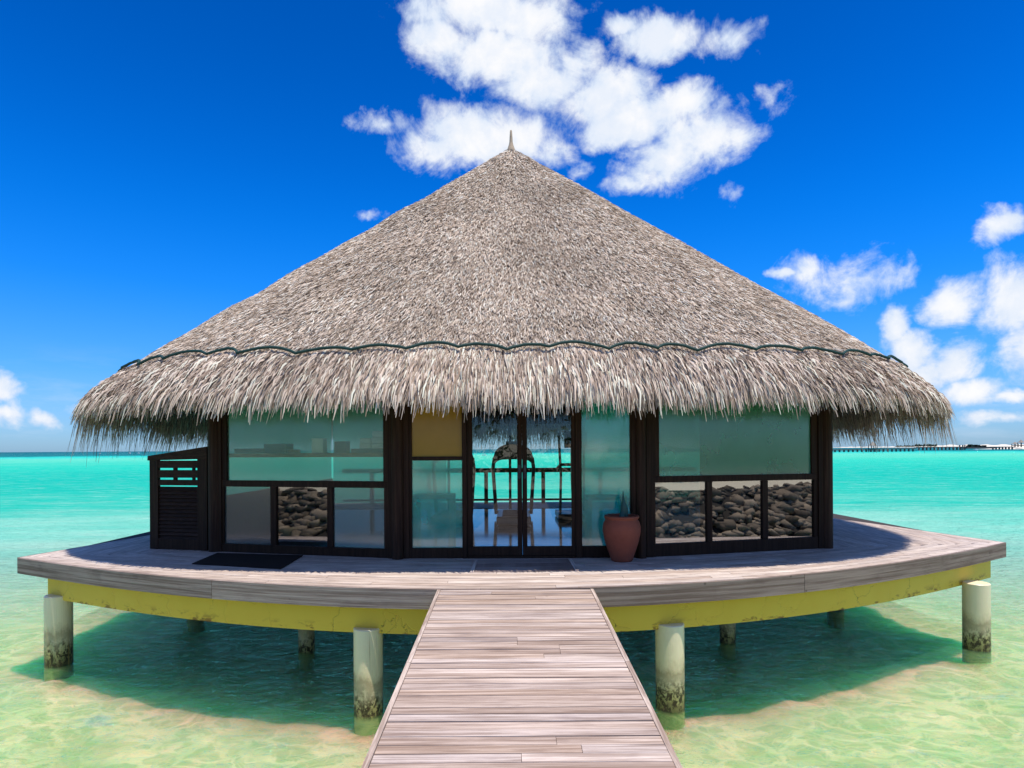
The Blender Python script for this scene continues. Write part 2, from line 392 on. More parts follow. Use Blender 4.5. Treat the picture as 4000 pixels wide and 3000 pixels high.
body0 = gg.ramp(t, [(0.0, (0.0, 0.62, 0.22)), (0.28, (0.10, 0.62, 0.30)), (0.35, (0.48, 0.76, 0.60)), (0.42, (0.26, 0.68, 0.52)), (0.49, (0.03, 0.57, 0.42)), (0.56, (0.01, 0.53, 0.40)), (0.64, (0.02, 0.60, 0.43)), (0.72, (0.12, 0.64, 0.45)), (0.775, (0.0, 0.60, 0.52)), (0.79, (0.0, 0.16, 0.19)), (1.0, (0.0, 0.10, 0.15))])
chop = gg.noise(gg.vm('MULTIPLY', p, (0.35, 1.4, 1)), 1.6, 6, 0.7).outputs[0]
body = gg.mix(gg.smooth(chop, 0.50, 0.72, 0.0, 0.55), body0, (0.45, 0.74, 0.60))
opac = gg.ramp(gg.m('DIVIDE', lg, 3.4), [(0.27, 0.03), (0.315, 0.08), (0.36, 0.50), (0.42, 1.0)])
# waves
w1 = gg.noise(gg.vm('MULTIPLY', p, (0.8, 1.5, 1)), 0.9, 5, 0.58, 0.5).outputs[0]
w2 = gg.noise(gg.vm('MULTIPLY', p, (0.8, 1.7, 1)), 3.4, 4, 0.6, 0.4).outputs[0]
w3 = gg.noise(gg.vm('MULTIPLY', p, (0.5, 1.5, 1)), 0.12, 4, 0.6, 0.3).outputs[0]
hgt = gg.m('ADD', gg.m('ADD', gg.m('MULTIPLY', w1, 0.30), gg.m('MULTIPLY', w2, 0.24)), gg.m('MULTIPLY', w3, 0.9))
nrm = gg.node('ShaderNodeBump', {'Height': hgt, 'Strength': 1.0, 'Distance': 1.3}).outputs[0]
# net of sun-caustic lines painted into the water's transmission colour
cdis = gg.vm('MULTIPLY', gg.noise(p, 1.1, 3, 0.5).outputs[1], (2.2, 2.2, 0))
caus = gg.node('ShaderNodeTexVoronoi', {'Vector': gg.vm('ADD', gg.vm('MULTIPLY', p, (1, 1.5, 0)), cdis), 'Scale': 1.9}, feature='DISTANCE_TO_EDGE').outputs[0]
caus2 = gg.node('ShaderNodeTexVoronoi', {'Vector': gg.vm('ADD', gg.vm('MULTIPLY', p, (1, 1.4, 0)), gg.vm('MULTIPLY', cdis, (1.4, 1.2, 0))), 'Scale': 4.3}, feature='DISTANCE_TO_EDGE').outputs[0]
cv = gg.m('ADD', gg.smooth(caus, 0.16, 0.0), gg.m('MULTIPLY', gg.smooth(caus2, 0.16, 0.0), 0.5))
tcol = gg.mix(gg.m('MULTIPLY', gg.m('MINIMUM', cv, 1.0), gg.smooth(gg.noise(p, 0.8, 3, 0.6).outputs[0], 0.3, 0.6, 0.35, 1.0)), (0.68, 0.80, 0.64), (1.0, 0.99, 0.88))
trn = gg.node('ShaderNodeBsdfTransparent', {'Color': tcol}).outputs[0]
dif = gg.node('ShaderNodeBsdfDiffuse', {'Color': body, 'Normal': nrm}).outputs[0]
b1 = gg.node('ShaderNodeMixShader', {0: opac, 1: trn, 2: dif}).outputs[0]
fr = gg.node('ShaderNodeFresnel', {'IOR': 1.33, 'Normal': nrm}).outputs[0]
cap = gg.ramp(gg.m('DIVIDE', lg, 3.4), [(0.25, 0.40), (0.38, 0.18), (0.5, 0.12), (1.0, 0.06)])
crest = gg.noise(gg.vm('MULTIPLY', p, (0.45, 1.9, 1)), 2.0, 6, 0.68, 0.8).outputs[0]
frc = gg.m('MINIMUM', gg.m('MULTIPLY', gg.m('SUBTRACT', fr, 0.20, clamp=True), 1.3), cap)
frc = gg.m('MAXIMUM', frc, gg.m('MULTIPLY', cap, gg.smooth(crest, 0.58, 0.74, 0.0, 0.9)))
gls = gg.node('ShaderNodeBsdfGlossy', {'Color': (0.30, 0.95, 0.85, 1), 'Roughness': 0.06, 'Normal': nrm}).outputs[0]
M_sea = finish(m, gg, gg.node('ShaderNodeMixShader', {0: frc, 1: b1, 2: gls}).outputs[0])
mb = MB(); mb.quad((-9000, -60, WATER_Z), (9000, -60, WATER_Z), (12000, 16000, WATER_Z), (-12000, 16000, WATER_Z))
tag(mb.build('sea_water', M_sea), 'turquoise lagoon water', 'water', kind='structure')

# ------------------------------------------------------------------ deck geometry from the photograph
fe = [(65, 2180), (271, 2197), (542, 2238), (828, 2265), (1085, 2282), (1356, 2292), (1709, 2296), (2314, 2286), (2712, 2275), (3142, 2242), (3526, 2191), (3922, 2119)]
fp = [on_z(*q) for q in fe]
FC = np.polyfit([q.x for q in fp], [q.y for q in fp], 4)
def FY(x): return float(np.polyval(FC, x))
XL, XR = fp[0].x, fp[-1].x
L0, R0 = Vector((XL, FY(XL))), Vector((XR, FY(XR)))
l1 = on_z(590, 2090); r1 = on_z(3250, 2023)
L1 = L0 + (Vector((l1.x, l1.y)) - L0).normalized() * 9.0
R1 = R0 + (Vector((r1.x, r1.y)) - R0).normalized() * 8.0
BACK_Y = 18.3
WL, WR = on_z(818, 2152), on_z(3247, 2139)          # building corners on the deck
WCL, WCR = on_z(1560, 2181), on_z(2500, 2177)       # where the wall facets turn
print('front', L0, R0, FY(0), 'walls', WL, WCL, WCR, WR)

deck = empty('stilt_deck', (0, 12, 0), 'weathered grey timber deck on yellow beam above the water, under the thatched hut', 'deck')
PW, GAP, TH = 0.138, 0.006, 0.03
def plank(mb, f, x0, x1, o0, o1, z0=-TH, z1=0.0):
    """board following curve f(x) between offsets o0..o1"""
    n = max(1, int(abs(x1 - x0) / 0.5)); tn = random.random(); z1 += random.uniform(-0.0015, 0.0015)
    for i in range(n):
        a = x0 + (x1 - x0) * i / n; b = x0 + (x1 - x0) * (i + 1) / n
        lo = [(a, f(a) + o0, z0), (b, f(b) + o0, z0), (b, f(b) + o1, z0), (a, f(a) + o1, z0)]
        mb.hexa(lo, [(x, y, z1) for x, y, _ in lo], tn)
mb = MB()
row = 0; o = 0.0; OMAX = 2.45
offL = WL.y - FY(WL.x); offR = WR.y - FY(WR.x)
while o < OMAX:
    xl = L0.x + (WL.x - L0.x) * min(1.0, o / offL) + 0.004; xr = R0.x + (WR.x - R0.x) * min(1.0, o / offR) - 0.004
    cuts = [xl]; x = xl + random.uniform(1.2, 3.6)
    while x < xr - 0.8: cuts.append(x); x += random.uniform(2.2, 4.2)
    cuts.append(xr)
    for a, b in zip(cuts[:-1], cuts[1:]): plank(mb, FY, a + 0.002, b - 0.002, o, o + PW - GAP)
    o += PW
mb.build('deck_boards', M_deckx, deck)
mb = MB()
def side_rows(mb, P0, P1, W0, sgn):
    d = (P1 - P0).normalized(); nrm_ = Vector((-d.y, d.x)) * -sgn      # inward
    width = (Vector((W0.x, W0.y)) - P0).dot(nrm_)
    along = (Vector((W0.x, W0.y)) - P0).dot(d)
    k = 0
    while k * PW < width + 0.3:
        o0, o1 = k * PW, (k + 1) * PW - GAP
        def start(oo): return along * min(1.15, oo / width) + 0.004
        cuts = [None]; s_ = random.uniform(1.5, 4)
        tot = 9.0
        while s_ < tot - 1: cuts.append(s_ + start(o0)); s_ += random.uniform(2.2, 4.0)
        cuts.append(tot)
        for a, b in zip(cuts[:-1], cuts[1:]):
            a0, a1 = (start(o0), start(o1)) if a is None else (a + 0.003, a + 0.003)
            q = [P0 + nrm_ * o0 + d * a0, P0 + nrm_ * o0 + d * b, P0 + nrm_ * o1 + d * b, P0 + nrm_ * o1 + d * a1]
            if sgn < 0: q = [q[0], q[3], q[2], q[1]]
            q = q[::-1]
            mb.hexa([(v.x, v.y, -TH) for v in q], [(v.x, v.y, 0.0) for v in q])
        k += 1
side_rows(mb, L0, L1, WL, 1); mb.build('side_boards', M_decky, deck)
mb = MB(); side_rows(mb, R0, R1, WR, -1); mb.build('side_boards', M_decky, deck)
# rear strip and slab under everything
mb = MB()
for k in range(14):
    y = 16.6 + k * PW
    mb.box(WL.x - 1.2, WR.x + 1.2, y, y + PW - GAP, -TH, -0.001)
mb.build('rear_boards', M_deckx, deck)
mb = MB(); xs = np.linspace(L0.x + 0.1, R0.x - 0.1, 24)
for a, b in zip(xs[:-1], xs[1:]):
    lo = [(a, FY(a) + 0.06, -0.16), (b, FY(b) + 0.06, -0.16), (min(max(b, -7.6), 7.8), 17.8, -0.16), (min(max(a, -7.6), 7.8), 17.8, -0.16)]
    mb.hexa(lo, [(x, y, -TH - 0.004) for x, y, _ in lo], 0.5)
mb.build('slab', M_under, deck)
# fascia boards (joints seen in the photo), each its own board
FT = 0.045
def fascia(x0, x1, nm='fascia_board'):
    mb = MB(); n = max(2, int((x1 - x0) / 0.3)); tn = random.random(); xs = np.linspace(x0 + 0.003, x1 - 0.003, n + 1)
    for a, b in zip(xs[:-1], xs[1:]):
        lo = [(a, FY(a) - FT, -0.232), (b, FY(b) - FT, -0.232), (b, FY(b) - 0.003, -0.232), (a, FY(a) - 0.003, -0.232)]
        mb.hexa(lo, [(x, y, -0.002) for x, y, _ in lo], tn)
    return mb.build(nm, M_fascia, deck)
j1, j2 = on_z(828, 2265).x, on_z(3142, 2242).x
bl, br = on_z(1709, 2296).x, on_z(2312, 2286).x
fascia(L0.x, j1); fascia(j1, bl + 0.5); fascia(bl + 0.5, j2); fascia(j2, R0.x)
for P0, P1, s_ in ((L0, L1, -1), (R0, R1, 1)):
    d = (P1 - P0).normalized(); nn = Vector((d.y, -d.x)) * s_
    nn = nn if nn.x * s_ > 0 else -nn
    mb = MB(); q = [P0 + nn * 0.003, P0 + nn * FT, P1 + nn * FT, P1 + nn * 0.003]
    if s_ < 0: q = q[::-1]
    mb.hexa([(v.x, v.y, -0.232) for v in q], [(v.x, v.y, -0.002) for v in q], 0.4)
    mb.build('side_fascia', M_fascia, deck)
# yellow beam
BXL, BXR = -6.98, 7.95
BO = 0.16; BZ = -0.585
mb = MB(); xs = np.linspace(BXL, BXR, 50)
for a, b in zip(xs[:-1], xs[1:]):
    lo = [(a, FY(a) + BO, BZ), (b, FY(b) + BO, BZ), (b, FY(b) + BO + 0.26, BZ), (a, FY(a) + BO + 0.26, BZ)]
    mb.hexa(lo, [(x, y, -0.165) for x, y, _ in lo], 0.5)
mb.build('yellow_beam', M_yellow, deck)
for X0, X1 in ((BXL, -6.6), (BXR, 7.2)):
    mb = MB(); mb.bar((X0 + (0.15 if X0 < 0 else -0.15), FY(X0) + 0.45, -0.37), (X1, 17.4, -0.37), 0.24, 0.40, 0.5)
    mb.build('side_beam', M_yellow, deck)
mb = MB(); mb.box(-6.4, 7.2, 12.2, 12.5, BZ, -0.165, .5); mb.box(-6.4, 7.2, 16.9, 17.2, BZ, -0.165, .5)
for i in range(7): mb.box(-5.6 + i * 1.9, -5.45 + i * 1.9, FY(-5.6 + i * 1.9) + 0.45, 16.9, -0.42, -0.165, .5)
mb.build('joists', M_under, deck)

# piles
def pile(px, py, rad, nm='pile', top=-0.40):
    q = on_z(px, py, WATER_Z)
    mb = MB(); mb.lathe([(rad, -3.0), (rad, top - 0.008), (rad - 0.008, top)], (q.x, q.y + rad, 0), 36)
    return q, mb
front = [(225, 2600, 0.178), (1440, 2790, 0.172), (2618, 2795, 0.172), (3815, 2577, 0.182)]
for px, py, r_ in front:
    q = on_z(px, py, WATER_Z); yc = FY(q.x) + BO + 0.06
    xc = ray(px, py).x / ray(px, py).y * yc
    if px < 300: xc += 0.02
    mb = MB(); mb.lathe([(r_, -2.6), (r_, -0.535), (r_ - 0.01, -0.525)], (xc, yc, 0), 40)
    mb.build('pile', M_pile, deck, smooth=False)
for px, py, r_ in [(750, 2415, .15), (1187, 2550, 0.125), (2853, 2515, 0.125), (3280, 2385, 0.15), (1500, 2330, .14), (2500, 2330, .14)]:
    q = on_z(px, py, WATER_Z); mb = MB(); mb.lathe([(r_, -3.0), (r_, -0.3)], (q.x, q.y + r_, 0), 28)
    mb.build('pile', M_pile, deck)

# ------------------------------------------------------------------ walkway
walk = empty('boardwalk', (0, 3, -0.1), 'grey plank boardwalk leading straight to the hut deck over water', 'walkway')
SLOPE = 0.047
yj = FY(0) - FT - 0.006
def wz(y): return -0.002 - (max(0.0, yj - max(y, 1.0))) * SLOPE
def edge(pxf, pyf, pxn, pyn):
    a = on_z(pxf, pyf); d = ray(pxn, pyn)
    y = 3.3
    for _ in range(30):
        zz = wz(y); y = d.y * (zz - EYE) / d.z
    x = d.x / d.y * y
    return a.x, x, y
lx0, lx1, ly1 = edge(1712, 2297, 1413, 3000)
rx0, rx1, ry1 = edge(2312, 2290, 2668, 3000)
print('walk', lx0, lx1, ly1, rx0, rx1, ry1)
def lxw(y): t = min(1.3, (yj - y) / (yj - ly1)); return lx0 + (lx1 - lx0) * t
def rxw(y): t = min(1.3, (yj - y) / (yj - ry1)); return rx0 + (rx1 - rx0) * t
mb = MB(); y = yj - 0.002; k = 0
while y > -6.5:
    w = random.uniform(0.088, 0.102); y0, y1 = y - w + 0.007, y
    cuts = [0.0215, 0.9785] if random.random() < 0.72 else [0.0215, random.choice([0.35, 0.5, 0.62, 0.7]), 0.9785]
    for a, b in zip(cuts[:-1], cuts[1:]):
        dz = random.uniform(-0.004, 0.003); sk = random.uniform(-0.004, 0.004)
        X = lambda yy, f: lxw(yy) + (rxw(yy) - lxw(yy)) * f
        a_ = a + (0.0008 if a > 0.1 else 0); b_ = b - (0.0008 if b < 0.9 else 0)
        hi = [(X(y0, a_), y0, wz(y0) + dz), (X(y0, b_), y0 + sk, wz(y0) + dz), (X(y1, b_), y1 + sk, wz(y1) + dz), (X(y1, a_), y1, wz(y1) + dz)]
        mb.hexa([(p_[0], p_[1], p_[2] - 0.03) for p_ in hi], hi)
    y -= w
mb.build('planks', M_bridge, walk)
for f_ in (0, 1):
    mb = MB(); ys = [yj - 0.002, 4.9, 1.0, -6.5]
    for ya, yb in zip(ys[:-1], ys[1:]):
        xa, xb = (lxw(ya), lxw(yb)) if f_ == 0 else (rxw(ya), rxw(yb)); w = 0.035 * (1 if f_ == 0 else -1)
        q = [(xb, yb + .006, wz(yb)), (xb + w, yb + .006, wz(yb)), (xa + w, ya, wz(ya)), (xa, ya, wz(ya))]
        if w < 0: q = [q[1], q[0], q[3], q[2]]
        mb.hexa([(a, b, c - 0.16) for a, b, c in q], [(a, b, c + 0.004) for a, b, c in q])
    mb.build('edge_board', M_edge, walk)
mb = MB()
for f_ in (0.2, 0.5, 0.8):
    xa = lxw(7) + (rxw(7) - lxw(7)) * f_; xb = lxw(1) + (rxw(1) - lxw(1)) * f_
    mb.bar((xa, yj - 0.05, wz(yj) - 0.12), (xb, 1.0, wz(1) - 0.12), 0.1, 0.16, 0.5); mb.bar((xb, 1.0, wz(1) - 0.12), (xb, -6, wz(1) - 0.12), 0.1, 0.16, 0.5)
mb.build('joists', M_under, walk)
for yy in (0.6,):
    for x in (-0.5, 0.6):
        mb = MB(); mb.lathe([(0.12, -2.6), (0.12, wz(yy) - 0.2)], (x, yy, 0), 20); mb.build('pile', M_pile, walk)

# ------------------------------------------------------------------ the hut
RC, RW, RB, RN = Vector((0.02, 13.0)), 7.75, 5.42, 2.9
ZA, Z9, Z10 = EYE + 6.36, EYE + 1.29, EYE + 0.72
def roof_xy(phi, s_):
    c, sn = np.cos(phi), np.sin(phi); k = (np.abs(c) ** RN + np.abs(sn) ** RN) ** (-1.0 / RN)
    se = np.where(np.asarray(s_) > 0.9, 0.9 + (np.asarray(s_) - 0.9) * 0.75, s_)
    return RC.x + RW * se * c * k, RC.y - RB * se * sn * k
def roof_z(s_):
    s_ = np.asarray(s_, dtype=float)
    lin = ZA - (ZA - Z9) * s_ / 0.9
    t_ = np.clip((s_ - 0.9) / 0.1, 0, 1.6)
    return np.where(s_ > 0.9, Z9 - (Z9 - Z10) * (0.75 * t_ + 0.25 * t_ ** 2), lin)
def roof_p(phi, s_):
    x, y = roof_xy(phi, s_)
    sag = 0.022 * np.sin(x * 1.9 + 1.3 * np.sin(y * 1.1)) * np.sin(y * 2.3 + x * 0.7) + 0.012 * np.sin(x * 5.1 + y * 3.7)
    return np.stack([x, y, roof_z(s_) + sag * np.minimum(1, np.asarray(s_) * 3)], -1)
hut = empty('thatched_hut', (0, 13, 0), 'overwater hut with tall grey thatched roof and dark timber and glass front', 'hut')

def np_mesh(name, verts, quads, tones, material, parent, smooth=False, tri=False):
    me = bpy.data.meshes.new(name); nv = len(verts); nq = len(quads); k = quads.shape[1]
    off = parent_world(parent)
    verts = verts - np.array(off)[None, :]
    me.vertices.add(nv); me.vertices.foreach_set('co', verts.astype(np.float32).ravel())
    me.loops.add(nq * k); me.loops.foreach_set('vertex_index', quads.astype(np.int32).ravel())
    me.polygons.add(nq); me.polygons.foreach_set('loop_start', np.arange(0, nq * k, k, dtype=np.int32))
    me.update(calc_edges=True)
    at = me.attributes.new('tone', 'FLOAT', 'FACE'); at.data.foreach_set('value', tones.astype(np.float32))
    me.materials.append(material)
    if smooth: me.polygons.foreach_set('use_smooth', np.ones(nq, dtype=bool))
    o = bpy.data.objects.new(name, me); COL.objects.link(o)
    if parent: o.parent = parent
    return o
# roof core shell
def shell(name, ds, material, s_list, parent, flip=False):
    nphi = 160; ph = np.linspace(0, 2 * np.pi, nphi, endpoint=False)
    vs = []
    for s_ in s_list:
        P = roof_p(ph, np.full(nphi, s_)); P[:, 2] += ds; vs.append(P)
    V = np.concatenate(vs); q = []
    for j in range(len(s_list) - 1):
        for i in range(nphi):
            a, b = j * nphi + i, j * nphi + (i + 1) % nphi
            q.append((a, b, b + nphi, a + nphi) if not flip else (a, a + nphi, b + nphi, b))
    q = np.array(q); return np_mesh(name, V, q, np.full(len(q), 0.5), material, parent, True)
roof = shell('roof', -0.03, M_core, [0.002, 0.1, 0.2, 0.35, 0.5, 0.65, 0.8, 0.9, 0.93, 0.965, 0.99], hut)
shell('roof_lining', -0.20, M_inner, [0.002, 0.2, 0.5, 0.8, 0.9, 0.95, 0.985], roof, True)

def strands(n, s_lo, s_hi, len_lo, len_hi, wid, lift, jit, droop, bias=1.0, phi_rng=None, power=0.5, inner=0.0, curl=0.0):
    """tapered straw blades lying down the slope"""
    if phi_rng is None:
        ph = rng.uniform(0, 2 * np.pi, n)
    else:
        ph = rng.uniform(phi_rng[0], phi_rng[1], n)
    s_ = (s_lo ** (1 / power) + (s_hi ** (1 / power) - s_lo ** (1 / power)) * rng.random(n)) ** power
    # even out along the plan perimeter
    e1 = 2e-3
    a, b = roof_xy(ph - e1, np.ones(n)), roof_xy(ph + e1, np.ones(n))
    sp = np.hypot(b[0] - a[0], b[1] - a[1]) / (2 * e1)
    keep = rng.random(n) < np.clip(sp / 11.0, 0.05, 1.0)
    ph, s_ = ph[keep], s_[keep]; n = len(ph)
    s_ = s_ * 1.0
    P = roof_p(ph, s_)
    Q = roof_p(ph, s_ + 0.004); D = Q - P; D /= np.linalg.norm(D, axis=1)[:, None]
    A = roof_p(ph + e1, s_) - roof_p(ph - e1, s_); A /= np.linalg.norm(A, axis=1)[:, None] + 1e-9
    N = np.cross(A, D); N /= np.linalg.norm(N, axis=1)[:, None]; N *= np.sign(N[:, 2:3] + 1e-9)
    L = rng.uniform(len_lo, len_hi, n) * (0.7 + 0.6 * rng.random(n)); W = rng.uniform(0.55, 1.45, n) * wid
    j = rng.normal(0, jit, n)
    dr = D * np.cos(j)[:, None] + A * np.sin(j)[:, None]
    dr = dr + np.array([0, 0, -1.0]) * (droop * rng.uniform(0.4, 1.6, n))[:, None]
    if inner:
        dr = dr + np.stack([-(P[:, 0] - RC.x), -(P[:, 1] - RC.y), 0 * P[:, 0]], -1) * (inner / 6) * rng.random(n)[:, None]
    dr /= np.linalg.norm(dr, axis=1)[:, None]
    lf = rng.uniform(0.15, 1.0, n) * lift
    side = np.cross(dr, N); side /= np.linalg.norm(side, axis=1)[:, None] + 1e-9
    tw = rng.uniform(-0.9, 0.9, n)
    side = side * np.cos(tw)[:, None] + N * np.sin(tw)[:, None]
    P0 = P + N * (rng.uniform(-0.03, 0.012, n))[:, None]
    P1 = P0 + dr * (L * 0.55)[:, None] + N * (lf * 0.8)[:, None]
    P2 = P0 + dr * L[:, None] + N * lf[:, None] + np.array([0, 0, -1.0]) * (L * droop * 0.35)[:, None] + A * (rng.normal(0, 1, n) * curl * L)[:, None]
    w = W[:, None]
    V = np.stack([P0 - side * w * 0.5, P0 + side * w * 0.5, P1 + side * w * 0.5, P1 - side * w * 0.5, P2 + side * w * 0.16, P2 - side * w * 0.16], 1).reshape(-1, 3)
    base = np.arange(n)[:, None] * 6
    q = np.concatenate([base + np.array([0, 1, 2, 3]), base + np.array([3, 2, 4, 5])])
    tn = np.clip(rng.beta(1.25, 1.15, n) , 0, 1); return V, q, np.concatenate([tn, tn])
def join(parts):
    V, Q, T, k = [], [], [], 0
    for v, q, t_ in parts: V.append(v); Q.append(q + k); T.append(t_); k += len(v)
    return np.concatenate(V), np.concatenate(Q), np.concatenate(T)
PF = (-0.25, np.pi + 0.25)                         # the side that faces the boardwalk
np_mesh('thatch', *join([strands(430000, 0.012, 0.93, 0.065, 0.135, 0.0095, 0.022, 0.30, 0.0, phi_rng=PF),
                         strands(26000, 0.01, 0.93, 0.14, 0.24, 0.03, 0.03, 0.3, 0.0, phi_rng=(np.pi, 2 * np.pi)),
                         strands(3000, 0.004, 0.06, 0.12, 0.22, 0.012, 0.02, 0.25, 0.0)]), M_thatch, roof)
np_mesh('eave_fringe', *join([strands(52000, 0.885, 0.985, 0.18, 0.34, 0.0180, 0.085, 0.15, 0.45, phi_rng=PF, power=1.0, curl=.04),
                              strands(30000, 0.93, 1.0, 0.12, 0.27, 0.0175, 0.05, 0.12, 0.9, phi_rng=PF, power=1.0, curl=.06),
                              strands(6000, 0.96, 1.0, 0.10, 0.22, 0.013, 0.02, 0.16, 1.1, phi_rng=PF, power=1.0, inner=0.5, curl=.10),
                              strands(7500, 0.93, 1.0, 0.28, 0.60, 0.014, 0.03, 0.20, 1.0, phi_rng=(-0.9, 0.55), power=1.0, inner=0.3, curl=.1),
                              strands(7500, 0.93, 1.0, 0.28, 0.60, 0.014, 0.03, 0.20, 1.0, phi_rng=(np.pi - 0.55, np.pi + 0.9), power=1.0, inner=0.3, curl=.1),
                              strands(26000, 0.90, 1.0, 0.36, 0.66, 0.015, 0.05, 0.22, 0.7, phi_rng=(np.pi, 2 * np.pi), power=1.0, curl=.1)]), M_fringe, roof)
# rope pinned in scallops round the eave
mb = MB(); pts = []; ph0 = -0.1; seg = []
ph_k = [-0.12]
while ph_k[-1] < np.pi + 0.12:
    c0 = roof_xy(np.array([ph_k[-1]]), 1.0); c1 = roof_xy(np.array([ph_k[-1] + 0.01]), 1.0)
    sp = float(np.hypot(c1[0] - c0[0], c1[1] - c0[1])[0]) / 0.01
    ph_k.append(ph_k[-1] + random.uniform(0.5, 0.95) / max(sp, 2.5))
rp = []
for a, b in zip(ph_k[:-1], ph_k[1:]):
    amp = random.uniform(0.010, 0.017); dip = random.uniform(0, 0.003)
    for i in range(10):
        t_ = i / 10; ph_ = a + (b - a) * t_
        s_ = 0.902 + dip - amp * math.sin(math.pi * t_) ** 0.8
        P = roof_p(np.array([ph_]), np.array([s_]))[0]
        cx_, cy_ = P[0] - RC.x, P[1] - RC.y; l_ = math.hypot(cx_, cy_)
        rp.append((P[0] + cx_ / l_ * 0.045, P[1] + cy_ / l_ * 0.045, P[2] + 0.05 + random.uniform(-.004, .004)))
mb.tube(rp, 0.0205, 8); mb.build('rope', M_rope, roof, smooth=True)
# finial
mb = MB(); mb.lathe([(0.12, -0.10), (0.085, 0.0), (0.05, 0.10), (0.036, 0.16), (0.030, 0.27), (0.022, 0.40), (0.010, 0.42)], (RC.x, RC.y, ZA - 0.03), 20)
mb.build('finial', M_shelf if False else simple('bound_straw', (0.42, 0.33, 0.24), 0.85, 0.2, 0.3, 25), roof, smooth=True)

# walls: three facets, laid out from the photograph
class Facet:
    def __init__(s, a, b):
        s.a = Vector((a.x, a.y)); s.b = Vector((b.x, b.y)); s.d = (s.b - s.a).normalized(); s.n = Vector((s.d.y, -s.d.x))  # n faces the boardwalk
    def at(s, px, py):
        d = ray(px, py); dd = Vector((d.x, d.y)); k = s.a.cross(s.d) / dd.cross(s.d) if hasattr(s.a, 'cross') else 0
        return (dd * k - s.a).dot(s.d), EYE + d.z * k
    def depth_of(s, u): return (s.a + s.d * u)
    def box(s, mb, u0, u1, z0, z1, front, back, tone_=None):
        q = []
        for u, o_ in ((u0, front), (u1, front), (u1, -back), (u0, -back)):
            p_ = s.a + s.d * u + s.n * o_; q.append((p_.x, p_.y))
        mb.hexa([(x, y, z0) for x, y in q], [(x, y, z1) for x, y in q], tone_)
    def rect(s, x0, y0, x1, y1):
        """pixel rect -> u0, u1, z0, z1"""
        xm, ym = (x0 + x1) / 2, (y0 + y1) / 2
        u0 = s.at(x0, ym)[0]; u1 = s.at(x1, ym)[0]; return u0, u1, s.at(xm, y1)[1], s.at(xm, y0)[1]
FL, FCN, FR = Facet(WL, WCL), Facet(WCL, WCR), Facet(WCR, WR)
TOPZ = 2.75
def frame_from(fc, holes, x0, x1, name, parent, bottom_y, top_z=TOPZ, thick=(0.03, 0.05), cols=None):
    pass
def pane(fc, rect, material, parent, inset=0.0, nm='pane', grow=0.012):
    u0, u1, z0, z1 = rect; mb = MB(); fc.box(mb, u0 - grow, u1 + grow, z0 - grow, z1 + grow, -0.006 - inset, 0.014 + inset, 0.5)
    return mb.build(nm, material, parent)

def window_set(fc, px0, px1, uppers, lowers, split, bottom, up_y0=1560):
    """a glazed bay: upper panes and lower panes (x0, x1, material); split = (y top rail, y bottom rail) per pixel column"""
    wroot = None
    u_l, u_r = fc.at(px0, 1900)[0], fc.at(px1, 1900)[0]
    zr1, zr0 = fc.at((px0 + px1) / 2, split[0])[1], fc.at((px0 + px1) / 2, split[1])[1]
    zs = fc.at((px0 + px1) / 2, bottom)[1]
    mb = MB()
    fc.box(mb, u_l, u_r, 0.0, zs, 0.035, 0.05)                         # sill board
    fc.box(mb, u_l, u_r, zr0, zr1, 0.030, 0.045)                       # middle rail
    fc.box(mb, u_l, u_r, 2.42, TOPZ, 0.035, 0.05)                      # head
    def stiles(lst, z0, z1):
        xs = [u_l] + [v for it in lst for v in (fc.at(it[0], 1900)[0], fc.at(it[1], 1900)[0])] + [u_r]
        for a, b in zip(xs[0::2], xs[1::2]):
            if b - a > 0.004: fc.box(mb, a, b, z0 + 0.001, z1 - 0.001, 0.026, 0.042)
    stiles(uppers, zr1, 2.42); stiles(lowers, zs, zr0)
    wroot = mb.build('window_frame', M_dark, hut, bevel=0.004)
    for x0, x1, mt in uppers: 
        pane(fc, (fc.at(x0, 1900)[0], fc.at(x1, 1900)[0], zr1, 2.42), mt, wroot)
    for x0, x1, mt in lowers:
        pane(fc, (fc.at(x0, 1900)[0], fc.at(x1, 1900)[0], zs, zr0), mt, wroot)
    return wroot
window_set(FL, 868, 1520, [(890, 1500, M_teal)], [(878, 1059, M_frost), (1082, 1280, M_mirror_dim), (1302, 1502, M_frost)], (1878, 1903), 2133)
window_set(FR, 2545, 3190, [(2573, 3167, M_teal_g)], [(2557, 2758, M_mirror), (2779, 2975, M_mirror), (2996, 3176, M_mirror)], (1855, 1879), 2111)
# side lights of the centre facet
def sidelight(px0, px1, gx0, gx1, bottom, split=None, mats=None):
    fc = FCN; u0, u1, g0, g1 = [fc.at(v, 1900)[0] for v in (px0, px1, gx0, gx1)]; zs = fc.at((px0 + px1) / 2, bottom)[1]
    mb = MB(); fc.box(mb, u0, u1, 0, zs, 0.03, 0.05); fc.box(mb, u0, u1, 2.42, TOPZ, 0.03, 0.05)
    if g0 - u0 > .004: fc.box(mb, u0, g0, zs + .001, 2.419, 0.026, 0.042)
    if u1 - g1 > .004: fc.box(mb, g1, u1, zs + .001, 2.419, 0.026, 0.042)
    zz = []
    if split:
        za, zb = fc.at(px0, split[0])[1], fc.at(px0, split[1])[1]
        fc.box(mb, g0 + .001, g1 - .001, zb, za, 0.015, 0.035); zz = [(za, 2.42), (zs, zb)]
    else: zz = [(zs, 2.42)]
    r_ = mb.build('window_frame', M_dark, hut, bevel=0.004)
    for (a, b), mt in zip(zz, mats): pane(fc, (g0, g1, a, b), mt, r_)
sidelight(1598, 1806, 1610, 1806, 2140, (1784, 1799), [M_amber, M_teal_b])
sidelight(2272, 2468, 2272, 2461, 2132, None, [M_teal_b])
